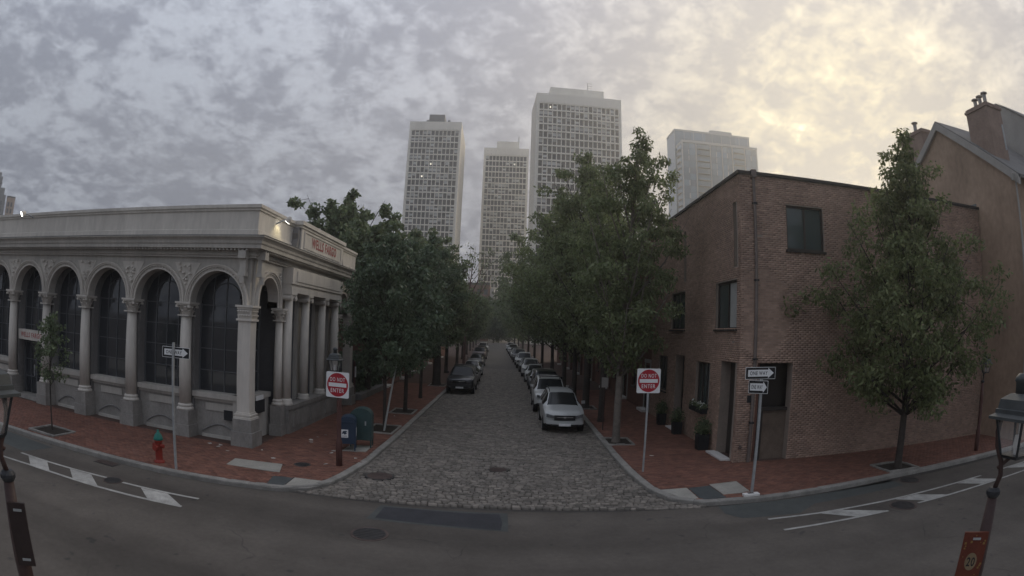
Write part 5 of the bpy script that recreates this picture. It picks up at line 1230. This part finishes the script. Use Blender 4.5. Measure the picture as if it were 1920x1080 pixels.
# hydrant
t = thing('fire_hydrant', 'red fire hydrant with a green cap on the brick pavement', 'hydrant', (-9.95, 13.34, 0))
m = MB(); m.lathe([(.17, -.05), (.17, .05), (.12, .06), (.11, .1), (.115, .2), (.115, .6), (.14, .63), (.14, .67)], 18); m.build('barrel', 'hyd_red', t, smooth=True)
m = MB(); m.lathe([(.15, .67), (.155, .7), (.14, .74), (.11, .82), (.06, .88), (.04, .89), (.04, .95), (.02, .97)], 18); m.build('bonnet', 'hyd_green', t, smooth=True)
for a in (0, math.pi): 
    m = MB(); c = math.cos(a); m.tube([(c * .1, 0, .5), (c * .17, 0, .5), (c * .171, 0, .5), (c * .2, 0, .5)], [.05, .05, .06, .06], 12); m.build('hose_outlet', 'hyd_red', t)
m = MB(); m.tube([(0, -.1, .46), (0, -.18, .46), (0, -.181, .46), (0, -.22, .46)], [.07, .07, .085, .085], 14); m.build('steamer_outlet', 'hyd_red', t)
# mailboxes
def mailbox(name, label, x, y, w, d, z0, z1, mt, rz):
    t = thing(name, label, 'mailbox', (x, y, .015), rz); r_ = w / 2 * .98; zc_ = z1 - r_ * .75; n = 14
    pr = [(-w / 2, z0), (w / 2, z0), (w / 2, zc_)] + [(w / 2 * math.cos(math.pi * k / n), zc_ + (z1 - zc_) * math.sin(math.pi * k / n)) for k in range(1, n)] + [(-w / 2, zc_)]
    m = MB(); m.plate(pr, -d / 2, d / 2); m.build('body', mt, t)
    for sx_ in (-1, 1):
        for sy in (-1, 1): m = MB(); m.box(sx_ * (w / 2 - .03) - .022, sx_ * (w / 2 - .03) + .022, sy * (d / 2 - .04) - .022, sy * (d / 2 - .04) + .022, 0, z0 + .05); m.build('leg', mt, t)
    return t
mb_ = mailbox('mailbox', 'dark blue collection mailbox with a white eagle emblem on its front', -5.42, 18.35, .56, .6, .24, 1.2, 'mail_blue', R_(12))
m = MB(); m.box(-.22, .02, -.3035, -.3005, .46, .74); m.build('emblem_plate', 'white_sign', mb_)
m = MB(); m.plate([(-.2, .58), (-.16, .69), (-.05, .7), (.0, .66), (-.06, .645), (-.02, .6), (-.1, .565), (-.14, .6)], -.3055, -.304); m.build('eagle_emblem', 'mail_blue', mb_)
m = MB(); add_text(m, 'USPS', -.1, .51, -.306, .16, .045, .01); m.build('lettering', 'mail_blue', mb_, kind='stuff')
m = MB(); m.box(-.2, .2, -.33, -.3, .98, 1.02); m.build('handle', 'mail_blue', mb_)
m = MB(); m.box(.281, .283, -.12, .12, .48, .78); m.build('side_label', 'white_sign', mb_)
mg = mailbox('mailbox', 'taller green relay mailbox standing behind the blue one', -5.12, 19.05, .78, .55, .26, 1.4, 'mail_green', R_(6))
m = MB(); m.box(.15, .2, -.29, -.276, .8, .95); m.build('lock', 'steel', mg)

# planters along the brick houses
def planter(label, x, y, s, h, seed, flowers=False):
    t = thing('planter', label, 'planter', (x, y, 0)); m = MB(); m.lathe([(s * .88, 0), (s, h)], sq=True); m.build('pot', 'planter', t)
    r = np.random.default_rng(seed); P = r.normal(0, 1, (900, 3)) * np.array([s * .55, s * .55, .16]) + np.array([0, 0, h + .2]); P[:, 2] = np.maximum(P[:, 2], h)
    quads_mesh('foliage', leaf_quads(r, P, .11, .25, -.4), 'leaf_mid', t)
planter('black square planter with a green shrub by the niche of the corner house', 7.45, 20.1, .23, .62, 1); planter('black square planter with shrub beside the second brick doorway', 7.45, 23.5, .21, .56, 2); planter('black square planter beyond the second brick doorway', 7.45, 26.1, .21, .56, 3)
t = thing('window_box', 'window box with small white flowers below the ground floor window', 'window box', (BX - .14, 21.45, 1.3)); m = MB(); m.box(-.12, .13, -.8, .8, 0, .2); m.build('trough', 'planter', t)
r = np.random.default_rng(8); P = np.stack([r.normal(0, .07, 500), r.uniform(-.8, .8, 500), .25 + r.normal(0, .06, 500)], 1); quads_mesh('foliage', leaf_quads(r, P, .1, .3, 0), 'leaf_mid', t)
P = np.stack([r.normal(-.04, .06, 60), r.uniform(-.8, .8, 60), .32 + r.normal(0, .05, 60)], 1); quads_mesh('blossom', leaf_quads(r, P, .07, .5, 0), 'flower', t)
t = thing('parking_sign', 'thin dark parking sign pole beside the silver car', 'road sign', (4.3, 24.6, 0)); m = MB(); m.tube([(0, 0, -.2), (0, 0, 2.4)], .03, 8); m.build('post', 'dark_post', t); m = MB(); m.box(-.15, .15, -.036, -.031, 1.95, 2.4); m.build('plate', 'trim', t)
SP = [(5.6, 29, 'thin pale flyer notice on the pavement side')]
# scraps of paper and leaves on the brick pavement
lit = [(-9.96, 16.5), (-9.54, 16.51), (-9.49, 16.27), (-7.1, 19.16), (-7.03, 19.72), (-6.96, 18.8), (-8.0, 16.7), (-5.79, 17.84), (-6.92, 20.29), (-5.37, 26.03), (-5.46, 15.99), (-5.77, 17.5), (-4.81, 17.1), (-7.21, 15.88), (-8.9, 15.9), (5.2, 19.2)]
for k, (x, y) in enumerate(lit):
    m = MB(); s = rng.uniform(.05, .11); a = rng.uniform(0, 3)
    lab_, grp_ = (('pale litter scrap on the bricks in front of the bank corner pier', 'scraps by the corner pier') if y < 17.1 and x < -7.5 else ('pale litter scrap on the bricks along the side plinth of the bank', 'scraps along the bank side') if x < -6.8 and y > 17 else ('pale litter scrap near the concrete slab before the bank', 'scraps by the slab') if x < -6.8 else ('pale litter scrap beside the tree pit past the mailboxes', 'scraps by the tree pit') if y > 25 else ('pale litter scrap on the bricks by the brick corner house', 'scraps by the brick house') if x > 0 else ('pale litter scrap on the bricks near the brown lamp post and mailboxes', 'scraps by the lamp post'))
    pts = [(x + s * math.cos(a + q) * (1 if i % 2 else .55), y + s * math.sin(a + q) * .8) for i, q in enumerate((0, 1.1, 2.2, 3.1, 4.2, 5.2))]
    vs = [(px_, py_, .012 + rng.uniform(0, .025)) for px_, py_ in pts]; m.add(vs + [(a_, b_, c_ - .006) for a_, b_, c_ in vs], [tuple(range(6)), tuple(range(6, 12))[::-1]] + [(i, (i + 1) % 6, 6 + (i + 1) % 6, 6 + i) for i in range(6)])
    tag(m.build('paper_scrap', 'litter'), lab_, 'litter', grp_)

# ------------------------------------------------------------------ parked cars
def car(label, x, y, paintm, kind, detail=True, rz=0.0, zg=ROAD + .05, group='cars parked along the cobbled street', scale=1.0, fog=True, rack=False):
    t = thing('parked_car', label, 'car', (x, y, zg), rz, group)
    if kind == 'wagon': H, ctl = 1.69, [(0, .72, .42, .70, .62, .78), (.05, .81, .33, .79, .72, .88), (.22, .88, .29, .90, .78, .98), (.95, .90, .27, 1.0, .78, 1.07), (1.3, .90, .27, 1.04, .76, 1.12), (2.0, .905, .27, 1.08, .62, 1.62), (3.0, .905, .27, 1.1, .62, 1.69), (4.2, .89, .29, 1.12, .60, 1.65), (4.6, .86, .35, 1.06, .62, 1.2), (4.75, .80, .45, .96, .66, 1.0)]
    elif kind == 'suv': H, ctl = 1.82, [(0, .76, .46, .86, .70, .92), (.05, .84, .40, .94, .76, 1.0), (.22, .91, .36, 1.02, .82, 1.08), (1.0, .93, .34, 1.10, .82, 1.16), (1.35, .93, .34, 1.12, .80, 1.20), (1.95, .93, .34, 1.14, .68, 1.74), (3.0, .93, .34, 1.15, .68, 1.82), (4.3, .92, .36, 1.15, .67, 1.79), (4.55, .9, .4, 1.12, .68, 1.3), (4.7, .86, .46, 1.0, .72, 1.08)]
    else: H, ctl = 1.46, [(0, .68, .38, .56, .56, .62), (.05, .78, .28, .64, .68, .71), (.25, .86, .22, .74, .74, .82), (1.0, .885, .2, .86, .74, .94), (1.35, .885, .2, .90, .72, .98), (2.15, .89, .2, .93, .57, 1.41), (2.8, .89, .2, .95, .57, 1.46), (3.5, .885, .2, .97, .56, 1.38), (4.15, .87, .24, .97, .66, 1.06), (4.65, .82, .3, .9, .66, .98), (4.75, .74, .4, .8, .62, .86)]
    ctl = np.array(ctl); L = ctl[-1, 0]
    yA, yR0, yR1 = ctl[4, 0], ctl[5, 0], ctl[7, 0]
    yB, yC = yR0 + .45, yR0 + 1.5
    st_ = sorted({*[float(v) for v in ctl[:, 0]], yB, yB + .09, yC, yC + .1, yR1 + .05, *np.arange(.12, .5, .1), *np.arange(.6, L - .1, .2)})
    keepy = [st_[0]]
    for v in st_[1:]:
        if v - keepy[-1] > .03: keepy.append(v)
    st_ = keepy
    def sm(col_):
        f = np.interp(st_, ctl[:, 0], ctl[:, col_]); return f
    W_, ZB, ZL, WR, ZR = (sm(k) for k in range(1, 6)); rows = []
    for i, yv_ in enumerate(st_):
        w, zb, zl, wr, zr = W_[i], ZB[i], ZL[i], WR[i], ZR[i]
        key = [(0, zb), (w * .9, zb), (w, zb + .1), (w * 1.012, (zb + zl) / 2 + .05), (w * .985, zl), (wr, max(zl + .012, zr - .07)), (wr * .86, max(zl + .02, zr - .012)), (0, zr + .012)]
        sub = (1, 1, 3, 3, 4, 2, 4); pts = []
        for (a, b), n in zip(zip(key, key[1:]), sub):
            for q in range(n): f = q / n; pts.append((a[0] + (b[0] - a[0]) * f, a[1] + (b[1] - a[1]) * f))
        pts.append(key[-1])
        nose = max(0, 1 - yv_ / .8); tail = max(0, 1 - (L - yv_) / .6)
        rows.append([(px_, yv_ + nose * .20 * (px_ / .9) ** 2 - tail * .12 * (px_ / .9) ** 2 + (.05 * nose * max(0, (pz - .5)) if True else 0), pz) for px_, pz in pts])
    P = np.array(rows); nj = P.shape[1]                    # half ring: j 0 bottom centre .. nj-1 top centre
    full_ = np.concatenate([P, P[:, -2:0:-1] * np.array([-1, 1, 1])], 1); NJ = full_.shape[1]
    groups = {}
    jb, je, jf, jg = 8, 12, 14, 18                          # E at 8, F at 12, G at 14, top at 18
    for i in range(len(st_) - 1):
        ym = (st_[i] + st_[i + 1]) / 2
        for j in range(NJ):
            jj = j if j < nj - 1 else NJ - 1 - j
            gname = 'body'
            if jb <= jj < je and yA + .25 < ym < yR1 + .2 and not (yB < ym < yB + .09) and not (yC < ym < yC + .1): gname = 'side_window' if jj > jb or True else 'body'
            if jj >= je + 1 and yA < ym < yR0: gname = 'windscreen'
            if jj >= je + 1 and ctl[7, 0] < ym < ctl[8, 0]: gname = 'rear_window'
            if jj < 2: gname = 'sill'
            if gname == 'side_window': gname += ('_r' if j < nj - 1 else '_l') + ('a' if ym < yB else 'b' if ym < yC else 'c')
            groups.setdefault(gname, []).append((i, j))
    for gname, cells in groups.items():
        ids = {}; vs = []; fs = []
        for i, j in cells:
            f = []
            for a, b in ((i, j), (i + 1, j), (i + 1, (j + 1) % NJ), (i, (j + 1) % NJ)):
                if (a, b) not in ids: ids[(a, b)] = len(vs); vs.append(tuple(full_[a, b]))
                f.append(ids[(a, b)])
            fs.append(tuple(f))
        m = MB(); m.v = vs; m.f = fs; m.mi = [0] * len(fs)
        if gname == 'body':
            n0 = [tuple(full_[0, b]) for b in range(NJ)]; m.add(n0, [tuple(range(NJ))]); n1 = [tuple(full_[-1, b]) for b in range(NJ)]; m.add(n1, [tuple(range(NJ))[::-1]])
        nm = gname.split('_')[0] if gname in ('body', 'sill', 'windscreen') else ('side_window' if gname.startswith('side') else gname)
        m.build(nm, paintm if nm == 'body' else ('black_plastic' if nm == 'sill' else 'car_glass'), t, smooth=True)
    wr_ = .36 if kind == 'suv' else .33
    hw = W_.max()
    for sx_ in (-1, 1):
        for yy_ in (.92, L - 1.02):
            m = MB(); xo = sx_ * (hw - .1); m.tube([(xo - sx_ * .12, yy_, wr_ - .05), (xo - sx_ * .1, yy_, wr_ - .05), (xo + sx_ * .1, yy_, wr_ - .05), (xo + sx_ * .125, yy_, wr_ - .05)], [wr_ - .05, wr_, wr_, wr_ - .05], 20); wh = m.build('wheel', 'tyre', t)
            m = MB(); m.tube([(xo + sx_ * .124, yy_, wr_ - .05), (xo + sx_ * .135, yy_, wr_ - .05)], [wr_ * .64, wr_ * .6], 14); m.build('rim', 'rim', wh)
            m = MB(); pa = [(yy_ + (wr_ + .07) * math.cos(math.pi * k / 12), wr_ - .05 + (wr_ + .07) * math.sin(math.pi * k / 12)) for k in range(13)]
            m.add([(sx_ * (hw + .012), a, max(.2, b)) for a, b in pa] + [(sx_ * (hw + .012), yy_, .2)], [tuple(range(14))]); m.build('wheel_arch', 'black_plastic', t)
    # front end
    zb0, zl0 = ctl[1, 2], ctl[1, 3]; fy = lambda x_: .20 * (x_ / .9) ** 2 - .012
    def strip(nm, mt_, x0, x1, za, zb_, d0=-.012, d1=.12, nseg=6, za1=None, zb1=None, parent=None):
        m = MB()
        xs = [x0 + (x1 - x0) * k / nseg for k in range(nseg + 1)]
        for k in range(nseg):
            f0, f1 = k / nseg, (k + 1) / nseg; a, b = xs[k], xs[k + 1]
            z00 = za + ((za1 if za1 is not None else za) - za) * f0; z01 = za + ((za1 if za1 is not None else za) - za) * f1; z10 = zb_ + ((zb1 if zb1 is not None else zb_) - zb_) * f0; z11 = zb_ + ((zb1 if zb1 is not None else zb_) - zb_) * f1
            m.add([(a, fy(a) + d0, z00), (b, fy(b) + d0, z01), (b, fy(b) + d0, z11), (a, fy(a) + d0, z10), (a, fy(a) + d1, z00), (b, fy(b) + d1, z01), (b, fy(b) + d1, z11), (a, fy(a) + d1, z10)], [(0, 1, 2, 3), (3, 2, 6, 7), (0, 4, 5, 1), (1, 5, 6, 2), (3, 7, 4, 0)])
        return m.build(nm, mt_, parent or t)
    zg0 = zl0 - .1
    for s in (-1, 1): strip('headlight', 'head', s * .44, s * .8, zg0 - .02, zg0 + .1, -.02, .14, 5, zg0 + .03, zg0 + .17); strip('mirror', paintm, s * .93, s * 1.1, zl0 + .33, zl0 + .46, yA + .3, yA + .4, 2)
    gr = strip('grille', 'black_plastic', -.46, .46, zg0 - .09, zg0 + .12, -.022, .1)
    if detail:
        strip('grille_bar', 'chrome', -.36, .36, zg0 + .03, zg0 + .055, -.034, -.022, 6, parent=gr); m = MB(); m.plate([(.07 * math.cos(2 * math.pi * k / 14), zg0 + .042 + .04 * math.sin(2 * math.pi * k / 14)) for k in range(14)], -.05, -.035); m.build('badge', 'chrome', gr)
        strip('bumper', paintm, -.8, .8, zg0 - .27, zg0 - .12, -.05, .12, 10); strip('air_intake', 'black_plastic', -.55, .55, zb0 + .0, zg0 - .29, -.02, .1, 8)
        m = MB(); m.box(-.26, .26, -.075, -.052, zb0 + .02, zb0 + .13); m.build('license_plate', 'white_sign', t)
        for s in (-1, 1): strip('fog_lamp', 'head' if fog else 'black_plastic', s * .6, s * .74, zb0 + .06, zb0 + .15, -.03, .06, 2); 
        for s in (-1, 1):
            m = MB(); m.tube([(s * .1, yA + .12, 1.06 if kind != 'suv' else 1.22), (s * .5, yA + .2, 1.1 if kind != 'suv' else 1.27)], .012, 5); m.build('wiper', 'black_plastic', t)
    if rack:
        for s in (-1, 1): m = MB(); m.tube([(s * .56, yR0 + .1, H - .06), (s * .57, yR0 + .3, H + .045), (s * .57, yR1 - .2, H + .03), (s * .55, yR1, H - .06)], .022, 6); m.build('roof_rail', 'black_plastic', t)
        if kind == 'suv': m = MB(); m.box(-.55, .55, yR0 + .25, yR0 + .4, H + .02, H + .06); m.build('roof_bar', 'black_plastic', t)
    return t
car('silver-white wagon parked first at the kerb facing the cross street', 2.5, 23.9, 'p_silver', 'wagon', rack=True)
car('boxy white off-road vehicle with roof bars parked behind the silver wagon', 2.35, 29.7, 'p_white', 'suv', rack=True)
seq = [(35.4, 'p_black', 'suv', 'black off-roader parked behind the white one'), (41.2, 'p_grey', 'sedan', 'grey sedan parked behind the black off-roader'), (47.0, 'p_silver', 'sedan', 'silver sedan third behind the white off-roader'), (52.6, 'p_white', 'wagon', 'white wagon parked between silver and charcoal cars'), (58.4, 'p_dark', 'sedan', 'charcoal sedan parked behind the white wagon'), (64, 'p_white', 'suv', 'white tall car among the far parked row'), (69.8, 'p_silver', 'sedan', 'silver sedan in the far parked row'), (75.5, 'p_dark', 'suv', 'dark tall car in the far parked row'), (81.5, 'p_grey', 'wagon', 'grey wagon in the far parked row'), (87.5, 'p_white', 'sedan', 'white sedan deep in the parked row'), (94, 'p_black', 'sedan', 'black sedan deep in the parked row'), (101, 'p_silver', 'suv', 'silver tall car deep in the parked row'), (109, 'p_blue', 'sedan', 'blue-grey sedan near the end of the parked row'), (118, 'p_white', 'wagon', 'white wagon last in the parked row')]
for y, pm, kd, lab in seq: car(lab, 2.5 + bend(y + 2), y, pm, kd, detail=y < 60, rz=-.03 if y > 42 else 0)
car('charcoal crossover with chrome grille parked on the bank side', -3.24, 36.9, 'p_dark', 'suv', rack=True)
for y, pm, kd, lab in ((43.2, 'p_grey', 'sedan', 'grey sedan hidden behind the charcoal crossover'), (49.5, 'p_silver', 'sedan', 'silver sedan second behind the charcoal crossover'), (63.3, 'p_dark', 'sedan', 'dark sedan alone past the gap on the bank side'), (78, 'p_brown', 'suv', 'maroon car parked beyond the dark sedan'), (89, 'p_dark', 'wagon', 'dark wagon parked beyond the maroon car'), (104, 'p_white', 'suv', 'white tall car far along the bank side'), (112, 'p_black', 'sedan', 'black sedan farthest along the bank side')): car(lab, -3.15 + bend(y + 2), y, pm, kd, detail=y < 66, rz=-.03 if y > 45 else 0)

# ------------------------------------------------------------------ thin fog volume, added to stand in for milky lens glare
hz = bpy.data.materials.new('glare_haze'); hz.use_nodes = True
_n = hz.node_tree
for q in list(_n.nodes): _n.nodes.remove(q)
_v = _n.nodes.new('ShaderNodeVolumePrincipled'); _v.inputs['Color'].default_value = (.92, .91, .88, 1); _v.inputs['Density'].default_value = .0013; _v.inputs['Anisotropy'].default_value = .6
_o = _n.nodes.new('ShaderNodeOutputMaterial'); _n.links.new(_v.outputs[0], _o.inputs['Volume'])
m = MB(); m.box(-260, 260, -120, 330, -1.3, 112); tag(m.build('veil_haze', hz), kind='stuff')
